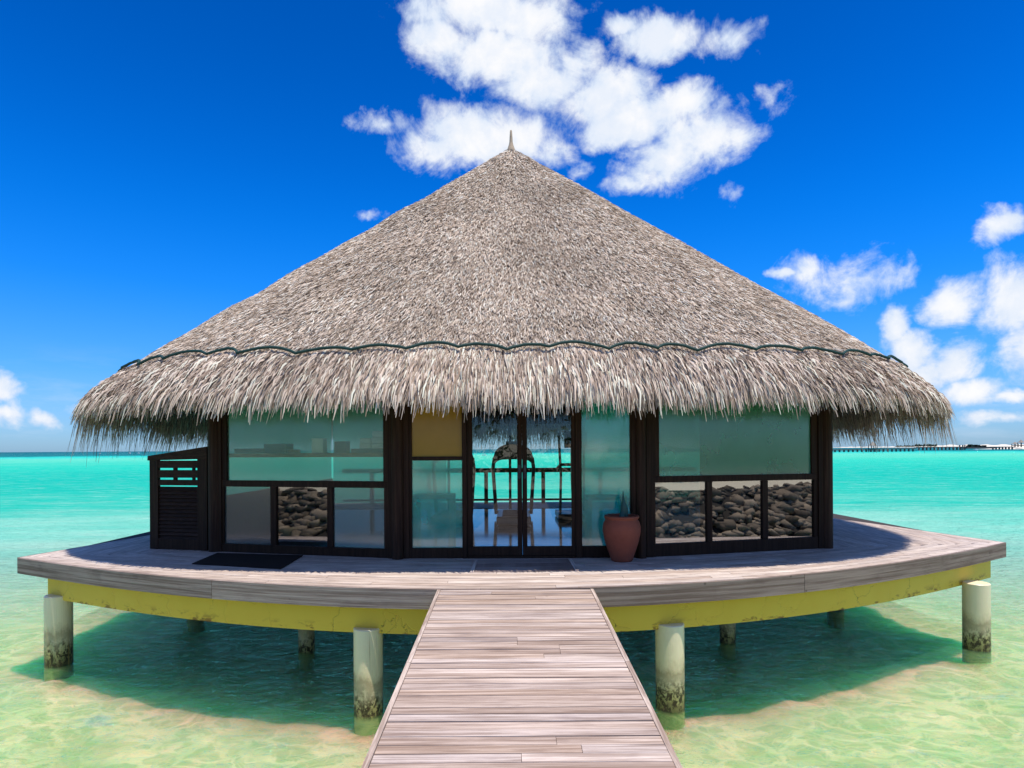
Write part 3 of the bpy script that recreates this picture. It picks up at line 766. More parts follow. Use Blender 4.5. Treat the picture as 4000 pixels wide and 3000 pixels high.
# posts
def post(fc, x0, x1, front=0.07, back=0.09, nm='post', round_=False):
    u0, u1 = fc.at(x0, 1900)[0], fc.at(x1, 1900)[0]; mb = MB()
    if round_:
        c = fc.a + fc.d * ((u0 + u1) / 2) + fc.n * (front - (u1 - u0) / 2)
        mb.lathe([((u1 - u0) / 2, 0.0), ((u1 - u0) / 2, TOPZ + 0.3)], (c.x, c.y, 0), 28)
    else: fc.box(mb, u0, u1, 0.001, TOPZ + 0.3, front, back)
    return mb.build(nm, M_dark, hut, smooth=False, bevel=0.0 if round_ else 0.006)
post(FL, 817, 866, 0.10, 0.12, round_=True); post(FL, 848, 872, 0.05, 0.07)
post(FL, 1520, 1538, 0.06, 0.08); post(FL, 1536, 1580, 0.13, 0.05, round_=True); post(FCN, 1578, 1599, 0.05, 0.07)
post(FCN, 1806, 1824, 0.05, 0.06); post(FCN, 2248, 2272, 0.05, 0.06)
post(FCN, 2466, 2484, 0.05, 0.07); post(FCN, 2482, 2520, 0.13, 0.05, round_=True); post(FR, 2520, 2546, 0.05, 0.07)
post(FR, 3190, 3216, 0.05, 0.07); post(FR, 3205, 3247, 0.10, 0.12, round_=True)
# double door
def door_leaf(x0, x1, gx0, gx1, hx):
    fc = FCN; u0, u1, g0, g1 = [fc.at(v, 1900)[0] for v in (x0, x1, gx0, gx1)]; zs = fc.at(2030, 2134)[1]
    mb = MB(); fc.box(mb, u0, u1, 0.035, zs, 0.02, 0.03); fc.box(mb, u0, u1, 2.35, 2.42, 0.02, 0.03)
    fc.box(mb, u0, g0, zs + .001, 2.349, 0.02, 0.03); fc.box(mb, g1, u1, zs + .001, 2.349, 0.02, 0.03)
    d_ = mb.build('door', M_dark, hut, bevel=0.004)
    pane(fc, (g0, g1, zs, 2.35), M_clear, d_)
    uh, zh = fc.at(hx, 1845); mb = MB()
    fc.box(mb, uh - 0.018, uh + 0.018, zh - 0.08, zh + 0.11, 0.028, -0.02)
    pa = fc.a + fc.d * uh + fc.n * 0.028; pb = fc.a + fc.d * uh + fc.n * 0.075
    mb.tube([(pa.x, pa.y, zh), (pb.x, pb.y, zh), (pb.x, pb.y, zh - 0.09)], 0.009, 8)
    mb.build('handle', M_metal, d_)
door_leaf(1825, 2039.5, 1846, 2021, 2029); door_leaf(2040.5, 2247, 2059, 2232, 2050)
mb = MB(); FCN.box(mb, FCN.at(1825, 1900)[0], FCN.at(2247, 1900)[0], 0.001, 0.034, 0.05, 0.06); mb.build('threshold', M_dark, hut, bevel=0.004)
mb = MB(); FCN.box(mb, FCN.at(1825, 1900)[0], FCN.at(2247, 1900)[0], 2.421, TOPZ, 0.04, 0.06)
mb.build('door_frame', M_dark, hut, bevel=0.004)
# room: floor, side walls, rear wall with a wide opening, ceiling of dark thatch
RYB = 16.3
m, gg = mat('room_floor'); p = pos(gg)
st = gg.node('ShaderNodeTexWave', {'Vector': p, 'Scale': 1.15, 'Distortion': 0.0}, bands_direction='Y', wave_profile='SAW').outputs[1]
gn = gg.noise(gg.vm('MULTIPLY', p, (0.5, 9, 1)), 3, 5, 0.6).outputs[0]
c = gg.mix(gn, (0.13, 0.07, 0.045), (0.26, 0.16, 0.11)); c = gg.mix(gg.smooth(st, 0.93, 1.0), c, (0.02, 0.012, 0.01))
M_floor = finish(m, gg, princ(gg, c, 0.09, bump(gg, gn, 0.10, 0.003), 0.6))
mb = MB()
pl = [FL.a + FL.n * -0.06, FL.b + FL.n * -0.06, FCN.b + FCN.n * -0.06, FR.b + FR.n * -0.06]
for a, b in zip(pl[:-1], pl[1:]):
    lo = [(a.x, a.y, -0.02), (b.x, b.y, -0.02), (b.x, RYB, -0.02), (a.x, RYB, -0.02)]
    mb.hexa(lo, [(x, y, 0.012) for x, y, _ in lo], .5)
mb.build('room_floor', M_floor, hut)
mb = MB()
mb.box(WL.x + 0.02, WL.x + 0.10, WL.y + 0.08, RYB, 0.013, 0.85, .4); mb.build('side_wall', M_room, hut)
mb = MB(); mb.box(WR.x - 0.10, WR.x - 0.02, WR.y + 0.08, RYB, 0.013, 2.9, .6)
mb.build('side_wall', M_room, hut)
mb = MB()
mb.box(-1.749, 1.949, RYB + .003, RYB + 0.098, 2.25, 2.9, .3)
mb.build('rear_wall', M_room, hut)
mb = MB()
for x in (-1.72, -0.09, 1.87):
    mb = MB(); mb.box(x, x + 0.07, RYB + 0.01, RYB + 0.09, 0.013, 2.249); mb.build('rear_post', M_dark, hut)
mb = MB(); mb.box(WL.x + 0.05, WL.x + 0.06, WL.y + 0.2, RYB, 0.852, 2.85, .5); SIDE_GLOW = mb  # side glazing added to brighten what shows through the left panes
M_backlit = glass('backlit_film_glass', 0.02, (0.12, 0.95, 0.76), 0.42, 0.1)  # teal film added so the glazing glows backlit behind the front panes
SIDE_GLOW.build('side_glow_pane', M_backlit, hut)
for x0, x1 in ((WL.x + .1, -1.75), (1.95, WR.x - .1)):
    mb = MB(); mb.box(x0, x1, RYB + .02, RYB + .035, 0.013, 2.86, .5); mb.build('rear_window', M_backlit, hut)
mb = MB(); mb.box(WL.x + .1, WR.x - .1, WL.y + .3, RYB - .01, 2.86, 2.9, .5); mb.build('ceiling', M_inner, hut)

# louvred screen at the left corner
sa, sb = on_z(590, 2143), on_z(816, 2151)
FS = Facet(sa, sb); scr = empty('louvred_screen', (sa.x, sa.y, 0), 'dark slatted timber screen with sloping top at the left end of the hut', 'screen')
U = lambda px: FS.at(px, 1950)[0]
Zf = lambda py, px=700: FS.at(px, py)[1]
ux = [U(590), U(618), U(778), U(812)]
mb = MB()
FS.box(mb, ux[0], U(622), 0.002, Zf(1792, 600), 0.03, 0.03); FS.box(mb, U(776), U(813), 0.002, Zf(1760, 795), 0.03, 0.03)
FS.box(mb, U(622) + .001, U(776) - .001, 0.002, Zf(2105), 0.026, 0.026); mb.build('screen_frame', M_dark, scr, bevel=0.003)
mb = MB()     # sloping cap board
q = []
for u, z in ((U(584), Zf(1781, 586)), (U(815), Zf(1744, 812))): q.append((u, z))
(u0, z0), (u1, z1) = q
P = lambda u, o_, z: (FS.a.x + FS.d.x * u + FS.n.x * o_, FS.a.y + FS.d.y * u + FS.n.y * o_, z)
mb.hexa([P(u0, .04, z0 - .075), P(u1, .04, z1 - .20), P(u1, -.04, z1 - .20), P(u0, -.04, z0 - .075)], [P(u0, .04, z0), P(u1, .04, z1), P(u1, -.04, z1), P(u0, -.04, z0)])
mb.build('cap_board', M_darkx, scr, bevel=0.003)
for y0, y1 in ((1799, 1828), (1836, 1866), (1874, 1896)):
    mb = MB(); FS.box(mb, U(622) + .002, U(776) - .002, Zf(y1), Zf(y0), 0.02, 0.0); mb.build('board', M_darkx, scr)
mb = MB(); FS.box(mb, U(677), U(690), Zf(1896), Zf(1799), 0.0, 0.03); mb.build('batten', M_dark, scr)
mb = MB(); FS.box(mb, U(751), U(760), Zf(1896), Zf(1799), 0.0, 0.03); mb.build('batten', M_dark, scr)
yy = 1903
for k in range(14):
    y_ = yy + k * 14.6; z_ = Zf(y_ + 6)
    a = P(U(624), 0, z_); b = P(U(774), 0, z_)
    mb = MB(); mb.bar(a, b, 0.070, 0.010, None, up=(FS.n.x, FS.n.y, 0.55)); mb.build('louvre_slat', M_darkx, scr)

# ------------------------------------------------------------------ things on the deck
q = on_z(2437, 2199); pc = Vector((q.x, q.y + 0.16, 0.0))
pot = empty('plant_pot', pc, 'large ribbed terracotta pot beside the right door post', 'pot')
mb = MB(); s_ = pc.y / F_PX
mb.lathe([(0.135, 0.0), (0.155, 0.02), (0.165, 0.06), (0.20, 0.16), (0.242, 0.29), (0.267, 0.42), (0.268, 0.49), (0.252, 0.55), (0.228, 0.592), (0.224, 0.60), (0.242, 0.612), (0.248, 0.63), (0.240, 0.648), (0.222, 0.652), (0.212, 0.64), (0.208, 0.56)], pc, 56, cap=False)
mb.lathe([(0.0, 0.56), (0.21, 0.56)], pc, 32, cap=False)
mb.build('pot_body', M_terra, pot, smooth=True)
M_leaf = simple('succulent', (0.02, 0.075, 0.055), 0.5, 0.5, 0.3, 40)
mb = MB()
for dx, dy, h, r_, lean in ((0.03, 0, 0.34, 0.045, 0.02), (0.07, 0.05, 0.26, 0.035, 0.06), (0.0, -0.03, 0.16, 0.04, -0.03), (0.04, 0.08, 0.44, 0.022, 0.05)):
    for t_ in (0, 1, 2):
        pass
    mb.lathe([(r_ * 0.6, 0.0), (r_, h * 0.35), (r_ * 0.9, h * 0.65), (r_ * 0.35, h * 0.92), (0.002, h)], (pc.x + dx, pc.y + dy, 0.555), 9, random.random())
tag(mb.build('succulent_plant', M_leaf, loc=(pc.x, pc.y, 0.56)), 'small dark green succulent growing in the terracotta pot', 'plant')

cs = [on_z(749, 2205), on_z(1097, 2225), on_z(1184, 2172), on_z(848, 2163)]
mb = MB(); mb.hexa([(c.x, c.y, 0.003) for c in cs], [(c.x, c.y, 0.016) for c in cs], .5)
tag(mb.build('door_mat', M_mat, bevel=0.003, loc=(cs[0].x, cs[0].y, 0)), 'flat black mat on the deck below the left windows', 'mat')
cs = [on_z(1852, 2237), on_z(2247, 2231), on_z(2219, 2186), on_z(1866, 2190)]
hx = empty('deck_hatch', (0, 8.5, 0), 'framed plank hatch set in the deck in front of the glass doors', 'hatch')
mb = MB()
for k in range(3):
    t0, t1 = k / 3 + 0.008, (k + 1) / 3 - 0.008
    lp = lambda a, b, t_: a + (b - a) * t_
    A, B_, C_, D_ = lp(cs[0], cs[3], t0), lp(cs[1], cs[2], t0), lp(cs[1], cs[2], t1), lp(cs[0], cs[3], t1)
    mb.hexa([(v.x, v.y, 0.0025) for v in (A, B_, C_, D_)], [(v.x, v.y, 0.012) for v in (A, B_, C_, D_)])
mb.build('hatch_boards', M_fascia, hx)
for a, b in ((cs[0], cs[3]), (cs[1], cs[2])):
    sgn = -1 if a is cs[0] else 1; mb = MB()
    mb.hexa([(a.x - .0 , a.y, .0025), (a.x + sgn * .05 if sgn > 0 else a.x, a.y, .0025), (b.x + (.05 if sgn > 0 else 0), b.y, .0025), (b.x - (0.0), b.y, .0025)] if sgn > 0 else
            [(a.x - .05, a.y, .0025), (a.x - .002, a.y, .0025), (b.x - .002, b.y, .0025), (b.x - .05, b.y, .0025)],
            [(a.x + .002, a.y, .016), (a.x + .05, a.y, .016), (b.x + .05, b.y, .016), (b.x + .002, b.y, .016)] if sgn > 0 else
            [(a.x - .05, a.y, .016), (a.x - .002, a.y, .016), (b.x - .002, b.y, .016), (b.x - .05, b.y, .016)], 0.2)
    mb.build('hatch_frame', M_decky, hx)

# rear railing
ry = 18.1; rail = empty('rear_railing', (0, ry, 0), 'dark timber railing on the far edge of the deck seen through the doors', 'railing')
mb = MB(); zt = on_y(2000, 1828, ry).z
mb.box(-5, 5.4, ry - 0.05, ry + 0.05, zt - 0.13, zt); mb.build('top_rail', M_darkx, rail)
mb = MB(); mb.box(-5, 5.4, ry - 0.02, ry + 0.02, 0.08, 0.14); mb.build('bottom_rail', M_darkx, rail)
x = on_y(1899, 1900, ry).x; stp = on_y(2122, 1900, ry).x - x
for k in range(-2, 4):
    mb = MB(); mb.box(x + k * stp - 0.055, x + k * stp + 0.055, ry - 0.045, ry + 0.045, 0.0, zt - 0.131); mb.build('baluster', M_dark, rail)

# exercise machines in the room
def treadmill(px, yd, label):
    x = on_y(px, 1800, yd).x
    t_ = empty('treadmill', (x, yd, 0.012), label, 'treadmill', 'treadmills facing the sea')
    mb = MB(); mb.box(x - 0.36, x + 0.36, yd - 1.5, yd + 0.15, 0.03, 0.20, .5); mb.build('base', M_metal, t_, bevel=0.03)
    mb = MB(); mb.box(x - 0.24, x + 0.24, yd - 1.45, yd - 0.1, 0.202, 0.212, .5); mb.build('belt', M_mat, t_)
    for sg in (-1, 1):
        mb = MB(); hw = 0.47
        mb.tube([(x + sg * 0.40, yd, 0.10), (x + sg * 0.44, yd, 0.7), (x + sg * hw, yd, 1.15), (x + sg * 0.44, yd, 1.38), (x + sg * 0.34, yd, 1.55), (x + sg * 0.18, yd, 1.64)], 0.042, 10)
        mb.build('upright', M_metal, t_, smooth=True)
    mb = MB(); n = 14; zc = 1.30
    for i in range(n):
        a0 = -1 + 2 * i / n; a1 = -1 + 2 * (i + 1) / n
        top = lambda a: zc + 0.42 * (1 - abs(a) ** 2.6) ** 0.5 if abs(a) < 1 else zc
        bot = lambda a: zc - 0.16 + 0.22 * (1 - abs(a) ** 6) 
        X0, X1 = x + 0.49 * a0, x + 0.49 * a1
        mb.hexa([(X0, yd - .06, bot(a0)), (X1, yd - .06, bot(a1)), (X1, yd + .06, bot(a1)), (X0, yd + .06, bot(a0))], [(X0, yd - .06, top(a0)), (X1, yd - .06, top(a1)), (X1, yd + .06, top(a1)), (X0, yd + .06, top(a0))], .5)
    mb.build('console', M_metal, t_)
    mb = MB(); mb.box(x - 0.17, x + 0.2, yd - .075, yd - .061, 1.52, 1.78, .5); mb.build('screen', M_metal, t_)
treadmill(2005, 14.2, 'dark treadmill with arched console seen through the double doors')
treadmill(1772, 14.2, 'dark treadmill half hidden behind the left door post')
xm = on_y(2225, 1800, 14.0).x
mm = empty('exercise_machine', (xm, 14.0, 0.012), 'tall dark exercise machine with a screen behind the right door leaf', 'exercise machine')
mb = MB(); mb.box(xm - 0.3, xm + 0.35, 13.5, 14.6, 0.03, 0.16, .5); mb.build('base', M_metal, mm, bevel=0.02)
mb = MB(); mb.tube([(xm - 0.22, 14, 0.15), (xm - 0.2, 14, 1.0), (xm - 0.25, 14, 1.98)], 0.03, 10); mb.build('pole', M_metal, mm)
mb = MB(); mb.box(xm - 0.12, xm + 0.4, 13.95, 14.03, 1.62, 2.0, .5); mb.build('screen', M_metal, mm, bevel=0.01)
mb = MB(); mb.tube([(xm + 0.15, 14, 0.15), (xm + 0.12, 14, 0.9), (xm + 0.12, 14, 1.65)], 0.10, 12); mb.build('column', M_metal, mm)
mb = MB(); mb.tube([(xm - 0.32, 13.9, 1.12), (xm - 0.22, 13.9, 1.24), (xm + 0.1, 13.95, 1.24)], 0.035, 8); mb.build('handlebar', M_metal, mm)

# shelf and what stands on it behind the left window
def inside(fc, px, dist_): return fc
shu0, shu1 = FL.at(880, 1778)[0], FL.at(1515, 1778)[0]
SB = 0.30
def ib(x0, x1, y0, y1, d0, d1, name, material, label=None, cat=None, group=None, bevel=0.006):
    """box behind the left facet d0..d1 metres, outline given in pixels (corrected for its depth)"""
    fc2 = Facet(Vector((FL.a.x - FL.n.x * d0, FL.a.y - FL.n.y * d0, 0)), Vector((FL.b.x - FL.n.x * d0, FL.b.y - FL.n.y * d0, 0)))
    u0, u1, z0, z1 = fc2.rect(x0, y0, x1, y1); mb = MB(); fc2.box(mb, u0, u1, z0, z1, 0, d1 - d0)
    c = fc2.a + fc2.d * ((u0 + u1) / 2)
    o_ = mb.build(name, material, bevel=bevel, loc=(c.x, c.y, z0))
    return tag(o_, label, cat, group)
ib(884, 1512, 1770, 1786, 0.07, 0.42, 'wall_shelf', M_shelf, 'long brown wooden shelf behind the upper left window', 'shelf')
M_box = simple('brown_card', (0.14, 0.08, 0.05), 0.8); M_tow = simple('grey_towel', (0.62, 0.60, 0.56), 0.95, 0.1, 0.15, 60); M_cream = simple('cream_card', (0.75, 0.72, 0.60), 0.8); M_blk = simple('black_tray', (0.02, 0.018, 0.016), 0.6)
ib(1217, 1262, 1712, 1769.5, 0.10, 0.22, 'box', M_cream, 'cream white box standing on the shelf', 'box')
ib(1305, 1350, 1724, 1769.5, 0.10, 0.24, 'box', M_box, 'small brown box on the shelf between white box and towels', 'box')
ib(915, 1030, 1752, 1769.5, 0.10, 0.34, 'tray', M_blk, 'low black tray at the left end of the shelf', 'tray')
ib(1030, 1115, 1733, 1769.5, 0.12, 0.34, 'basket', M_blk, 'dark basket on the shelf next to the black tray', 'basket')
ib(1122, 1160, 1756, 1769.5, 0.10, 0.2, 'soap_box', M_shelf, 'low tan box on the shelf left of the white box', 'box')
ib(1370, 1500, 1752, 1769.5, 0.10, 0.36, 'tray', M_blk, 'black tray under the towels on the shelf', 'tray')
ib(1402, 1448, 1732, 1751.5, 0.11, 0.34, 'folded_towel', M_tow, 'folded grey towel low in the pile, left', 'towel', 'folded towels on the shelf', 0.02)
ib(1450, 1499, 1732, 1751.5, 0.11, 0.34, 'folded_towel', M_tow, 'folded grey towel at the bottom right of the pile', 'towel', 'folded towels on the shelf', 0.02)
ib(1404, 1446, 1711, 1731.5, 0.11, 0.34, 'folded_towel', M_tow, 'folded grey towel on top of the left pile', 'towel', 'folded towels on the shelf', 0.02)
ib(1450, 1498, 1707, 1731.5, 0.11, 0.34, 'folded_towel', M_tow, 'folded grey towel in the middle of the tall pile', 'towel', 'folded towels on the shelf', 0.02)
ib(1452, 1496, 1683, 1706.5, 0.11, 0.34, 'folded_towel', M_tow, 'topmost folded grey towel of the tall pile', 'towel', 'folded towels on the shelf', 0.02)

# side tables standing behind the narrow windows
def side_table(px0, px1, ytop, yb, label):
    yd = 9.55; a = on_y(px0, ytop, yd); b = on_y(px1, ytop, yd); h = a.z
    t_ = empty('side_table', ((a.x + b.x) / 2, yd, 0.012), label, 'table', 'wooden tables behind the narrow windows')
    mb = MB(); mb.box(a.x, b.x, yd, yd + 0.45, h - 0.06, h); mb.build('table_top', M_shelf, t_)
    for x in (a.x + 0.001, b.x - 0.061):
        for y in (yd + .001, yd + 0.389):
            mb = MB(); mb.box(x, x + 0.06, y, y + 0.06, 0.013, h - 0.061); mb.build('leg', M_shelf, t_)
side_table(1612, 1770, 1935, 2130, 'brown wooden table behind the teal window left of the doors')
side_table(2297, 2450, 1940, 2130, 'brown wooden table behind the teal window right of the doors')

# ------------------------------------------------------------------ shore behind the camera (seen mirrored in the windows)
m, gg = mat('beach_sand'); n = gg.noise(pos(gg), 2.0, 5, 0.6).outputs[0]
M_sand = finish(m, gg, princ(gg, gg.mix(n, (0.60, 0.53, 0.38), (0.74, 0.67, 0.50)), 0.95, bump(gg, n, 0.3, 0.03), 0.1))
def shore_y(x): return -2.6 + min(5.0, 0.5 * max(0.0, abs(x - 0.5) - 2.6))
mb = MB(); xs = np.linspace(-60, 60, 121)
for a, b in zip(xs[:-1], xs[1:]):
    mb.quad((a, -60, 2.2), (b, -60, 2.2), (b, shore_y(b) - 3.6, 0.0), (a, shore_y(a) - 3.6, 0.0), .5)
tag(mb.build('beach', M_sand), 'sandy shore behind the rock bank', 'beach', kind='structure')
def rocks(n):
    kinds = []
    for k in range(14):
        bm = bmesh.new()
        for q in range(13):
            d = Vector((rng.normal(), rng.normal(), rng.normal())).normalized(); bm.verts.new(d * rng.uniform(0.75, 1.15))
        bmesh.ops.convex_hull(bm, input=bm.verts[:]); bmesh.ops.triangulate(bm, faces=bm.faces[:])
        loose = [v for v in bm.verts if not v.link_faces]; bmesh.ops.delete(bm, geom=loose, context='VERTS')
        bm.verts.index_update()
        kinds.append((np.array([v.co[:] for v in bm.verts]), np.array([[v.index for v in f.verts] for f in bm.faces]))); bm.free()
    Vs, Fs, Ts = [], [], []; k = 0
    for i in range(n):
        t_ = rng.random(); x = rng.uniform(-20, 24); y = shore_y(x) - 3.7 + 3.6 * t_; z = 0.0 - 2.0 * t_
        if -1.3 < x < 1.4: z -= 0.5
        V0, F0 = kinds[i % 14]
        sc = rng.uniform(0.12, 0.30) * (1.5 if rng.random() < 0.15 else 1) * np.array([rng.uniform(.9, 1.5), 1, rng.uniform(.55, .9)])
        v = V0 * sc
        a = rng.uniform(0, 6.28); ca, sa_ = math.cos(a), math.sin(a)
        v = np.stack([v[:, 0] * ca - v[:, 1] * sa_, v[:, 0] * sa_ + v[:, 1] * ca, v[:, 2]], -1) + np.array([x, y, z])
        Vs.append(v); Fs.append(F0 + k); Ts.append(np.full(len(F0), rng.random())); k += len(v)
    return np.concatenate(Vs), np.concatenate(Fs), np.concatenate(Ts)
m, gg = mat('dark_rock'); n = gg.noise(pos(gg), 5.0, 6, 0.65).outputs[0]
c = gg.mix(gg.m('MULTIPLY', gg.m('ADD', gg.m('MULTIPLY', n, .6), gg.m('MULTIPLY', tone(gg), 1.4)), 0.5), (0.05, 0.038, 0.028), (0.46, 0.36, 0.25))
M_rock = finish(m, gg, princ(gg, c, 0.9, bump(gg, n, 0.6, 0.04), 0.2))
mb = MB()
for a, b in zip(xs[:-1], xs[1:]): mb.quad((a, shore_y(a) - 3.6, 0.0), (b, shore_y(b) - 3.6, 0.0), (b, shore_y(b) + .2, -2.3), (a, shore_y(a) + .2, -2.3), .5)
tag(mb.build('shore_bank', simple('crevice_shade', (0.03, 0.024, 0.018), 0.9)), 'bank under the boulders, coloured dark as shade between them', 'bank', kind='structure')  # dark colour stands for shade in the crevices between the boulders
tag(np_mesh('rubble', *rocks(3200), M_rock, None), 'bank of dark grey boulders along the shore behind the boardwalk', 'rocks', kind='stuff')

def shrub_mass():
    V, Q, T = [], [], []; n = 9000
    x = rng.uniform(-26, 28, n); base = np.array([shore_y(v) for v in x]) - rng.uniform(6.5, 12, n)
    z = 0.3 + rng.gamma(2.0, 0.55, n) * (0.4 + 0.6 * np.sin(x * 0.9) ** 2)
    P = np.stack([x, base, z], -1); d = rng.normal(0, 1, (n, 3)); d /= np.linalg.norm(d, axis=1)[:, None]; e = np.cross(d, rng.normal(0, 1, (n, 3))); e /= np.linalg.norm(e, axis=1)[:, None]
    L = rng.uniform(.10, .26, n)[:, None]
    V = np.stack([P - d * L, P + e * L * .35, P + d * L, P - e * L * .35], 1).reshape(-1, 3)
    return V, np.arange(n * 4).reshape(n, 4), rng.random(n)
M_bush = simple('bush_leaf', (0.06, 0.09, 0.02), 0.7, 0.3, 0.5, 3)
tag(np_mesh('shrubbery', *shrub_mass(), M_bush, None), 'green bushes on the sand behind the boulders', 'bushes', kind='stuff')

# ------------------------------------------------------------------ far lagoon: jetties, huts, islands, boats
M_far_wood = simple('far_timber', (0.10, 0.085, 0.075), 0.8); M_far_thatch = simple('far_thatch', (0.30, 0.25, 0.21), 0.9); M_far_green = simple('far_green', (0.03, 0.05, 0.03), 0.9)
M_far_sand = simple('far_sand', (0.72, 0.66, 0.55), 0.9)
def far(px, py, D): return on_y(px, py, D)
def sandbar(px0, px1, pytop, D, nm, label, thick=3.0):
    a = far(px0, pytop, D); b = far(px1, pytop, D); h = max(a.z, b.z) - WATER_Z; n = 40
    mb = MB(); pr = []
    for i in range(n + 1):
        t_ = i / n; w = min(1.0, 6 * t_, 6 * (1 - t_)) ** 0.6; pr.append((a.x + (b.x - a.x) * t_, h * w * (0.8 + 0.2 * math.sin(i * 1.7))))
    for (xa, ha), (xb, hb) in zip(pr[:-1], pr[1:]):
        mb.quad((xa, D, WATER_Z + ha), (xb, D, WATER_Z + hb), (xb, D + 60, WATER_Z - 0.3), (xa, D + 60, WATER_Z - 0.3))
        mb.quad((xa, D - 14, WATER_Z - 0.05), (xb, D - 14, WATER_Z - 0.05), (xb, D, WATER_Z + hb), (xa, D, WATER_Z + ha))
    return tag(mb.build(nm, M_far_sand), label, 'sandbank', kind='structure')
sandbar(3250, 3600, 1745, 2600, 'sandbank', 'thin pale sandbank on the horizon')
sandbar(3560, 4300, 1737, 2300, 'sandbank', 'long pale sand island on the right horizon')
sandbar(3935, 4500, 1739, 600, 'sandbank', 'nearer sand spit at the right edge')
def tree_line(px0, px1, py, D, label):
    a, b = far(px0, py, D), far(px1, py, D); mb = MB()
    n = 60
    for i in range(n):
        t_ = random.random(); x = a.x + (b.x - a.x) * t_; h = (a.z - WATER_Z) * random.uniform(0.55, 1.0)
        r_ = random.uniform(0.4, 0.9) * (b.x - a.x) / 22
        mb.lathe([(0.0, h * .3), (r_, h * .45), (r_ * 1.2, h * .75), (r_ * .5, h * .97), (0.0, h)], (x, D + random.uniform(0, 6), WATER_Z), 7, cap=False)
    return tag(mb.build('island_trees', M_far_green), label, 'trees', kind='stuff')
tree_line(3500, 3590, 1739, 2550, 'low dark line of trees on a far island')
tree_line(3578, 3660, 1733, 2280, 'low dark trees on the left end of the sand island')
def jetty(px0, px1, py0, py1, D0, D1, n, label):
    a, b = far(px0, py0, D0), far(px1, py1, D1); t_ = empty('jetty', (a.x, a.y, WATER_Z), label, 'jetty', 'long jetties across the lagoon')
    mb = MB(); mb.bar(a, b, 2.2, 0.0012 * D0, .5); mb.build('jetty_deck', M_far_wood, t_)
    for i in range(n):
        p_ = a + (b - a) * ((i + 0.5) / n); mb = MB()
        mb.box(p_.x - 0.0011 * D0, p_.x + 0.0011 * D0, p_.y - .3, p_.y + .3, WATER_Z - 1, p_.z - .2, .5); mb.build('jetty_post', M_far_wood, t_)
    return a, b
jetty(3235, 3574, 1757, 1752, 370, 390, 20, 'long thin jetty with a thatched pavilion in the lagoon')
jetty(3582, 3760, 1747, 1746, 520, 530, 12, 'second thin jetty leading to the landing stage')
jetty(3872, 3960, 1746, 1746, 560, 565, 7, 'short low jetty between landing stage and sand spit')
def far_hut(px, py_base, py_eave, py_top, wpx, D, label, legs=True):
    c = far(px, py_base, D); e = far(px, py_eave, D).z; tp = far(px, py_top, D).z; r_ = wpx / F_PX * D / 2
    t_ = empty('beach_pavilion', (c.x, c.y, c.z), label, 'pavilion', 'small thatched pavilions far across the lagoon')
    mb = MB(); mb.lathe([(r_, e), (r_ * 0.9, e + 0.1), (r_ * .4, e + (tp - e) * .55), (0.02, tp)], (c.x, c.y, 0), 8); mb.build('roof', M_far_thatch, t_)
    for sx in (-1, 1):
        for sy in (-1, 1):
            mb = MB(); x = c.x + sx * r_ * .6; y = c.y + sy * r_ * .6; mb.box(x - .18, x + .18, y - .18, y + .18, c.z - 1.4, e + .2, .5); mb.build('post', M_far_wood, t_)
    mb = MB(); mb.box(c.x - r_ * .65, c.x + r_ * .65, c.y - r_ * .65, c.y + r_ * .65, c.z - .1, c.z + .55, .5); mb.build('floor', M_far_wood, t_)
far_hut(3409, 1757, 1741, 1724, 36, 372, 'small thatched pavilion standing on the long jetty')
far_hut(3989, 1741, 1729, 1717, 26, 590, 'small thatched hut at the right edge on the sand spit')
far_hut(3965, 1741, 1734, 1726, 24, 600, 'paler low thatched hut beside the one at the right edge')
a, b = far(3768, 1746, 525), far(3876, 1746, 525)
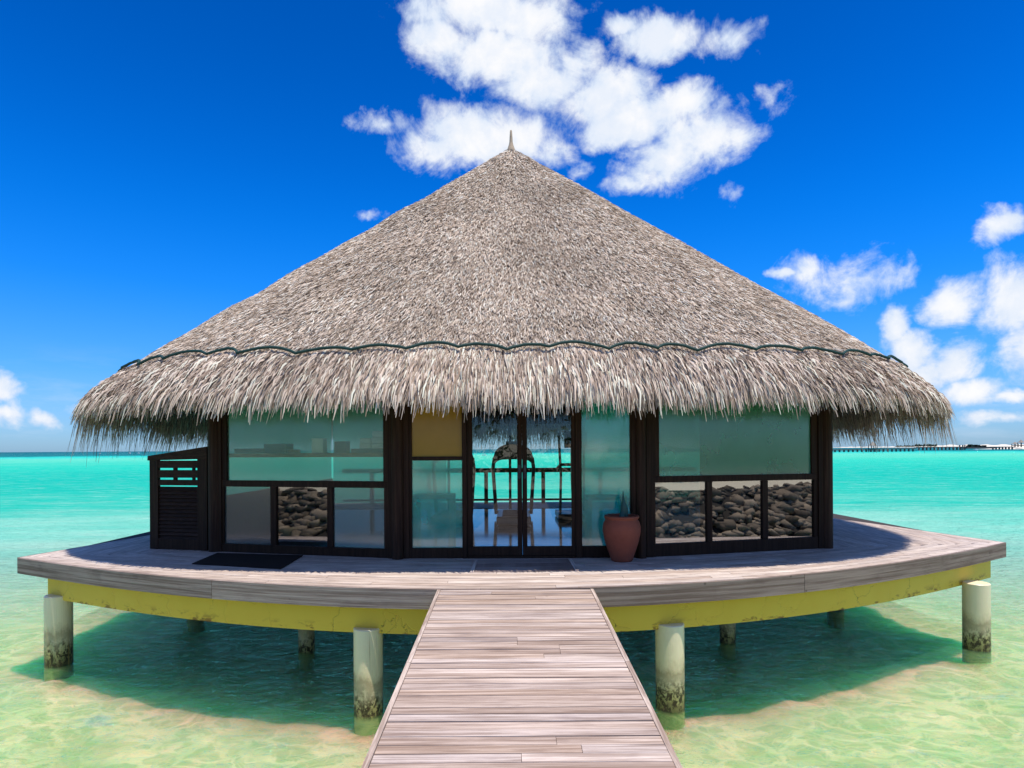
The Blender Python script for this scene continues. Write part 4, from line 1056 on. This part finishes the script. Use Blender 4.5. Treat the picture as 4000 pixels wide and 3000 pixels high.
st_ = empty('landing_stage', (a.x, a.y, WATER_Z), 'dark landing stage with piles and cargo at the end of the jetty', 'landing stage')
mb = MB(); mb.box(a.x, b.x, 522, 528, a.z - 1.4, a.z + 0.05, .5); mb.build('stage_deck', M_far_wood, st_)
for px in (3748, 3760, 3768):
    p_ = far(px, 1738, 525); mb = MB(); mb.box(p_.x - .45, p_.x + .45, 524.5, 525, WATER_Z - 1, p_.z, .5); mb.build('mooring_post', M_far_wood, st_)
mb = MB()
for i in range(16):
    px = random.uniform(3775, 3840); hh = random.uniform(.5, 2.4); p_ = far(px, 1746, 525); mb.box(p_.x, p_.x + random.uniform(1, 3), 524, 526, p_.z, p_.z + hh, random.random())
mb.build('cargo', M_far_green, st_)
def boat(px, py, wpx, D, label):
    c = far(px, py, D); c.z = WATER_Z; L = wpx / F_PX * D; t_ = empty('boat', c, label, 'boat', 'small white boats on the lagoon')
    mb = MB(); h = L * .16; w = L * .16
    mb.hexa([(c.x - L * .42, c.y - w * .6, c.z - .1), (c.x + L * .38, c.y - w * .6, c.z - .1), (c.x + L * .38, c.y + w * .6, c.z - .1), (c.x - L * .42, c.y + w * .6, c.z - .1)],
            [(c.x - L * .5, c.y - w, c.z + h), (c.x + L * .5, c.y - w * .5, c.z + h * 1.2), (c.x + L * .5, c.y + w * .5, c.z + h * 1.2), (c.x - L * .5, c.y + w, c.z + h)], .5)
    mb.build('hull', M_white, t_)
    mb = MB(); mb.box(c.x - L * .1, c.x + L * .22, c.y - w * .6, c.y + w * .6, c.z + h, c.z + h * 2.1, .5); mb.build('cabin', M_white, t_)
boat(1892, 1779, 22, 300, 'white motor boat in the lagoon seen through the left door leaf')
boat(3812, 1755, 17, 480, 'white boat moored below the dark landing stage')
for px, w in ((390, 9), (451, 7), (506, 12), (541, 11)):
    boat(px, 1770, w, 900, {390: 'tiny white boat, leftmost of four on the left horizon', 451: 'tiny white boat, second of four from the left on the left horizon', 506: 'tiny white boat, third of four from the left on the left horizon', 541: 'tiny white boat on the left horizon, nearest to the louvred screen'}[px])
print('objects', len(bpy.data.objects))
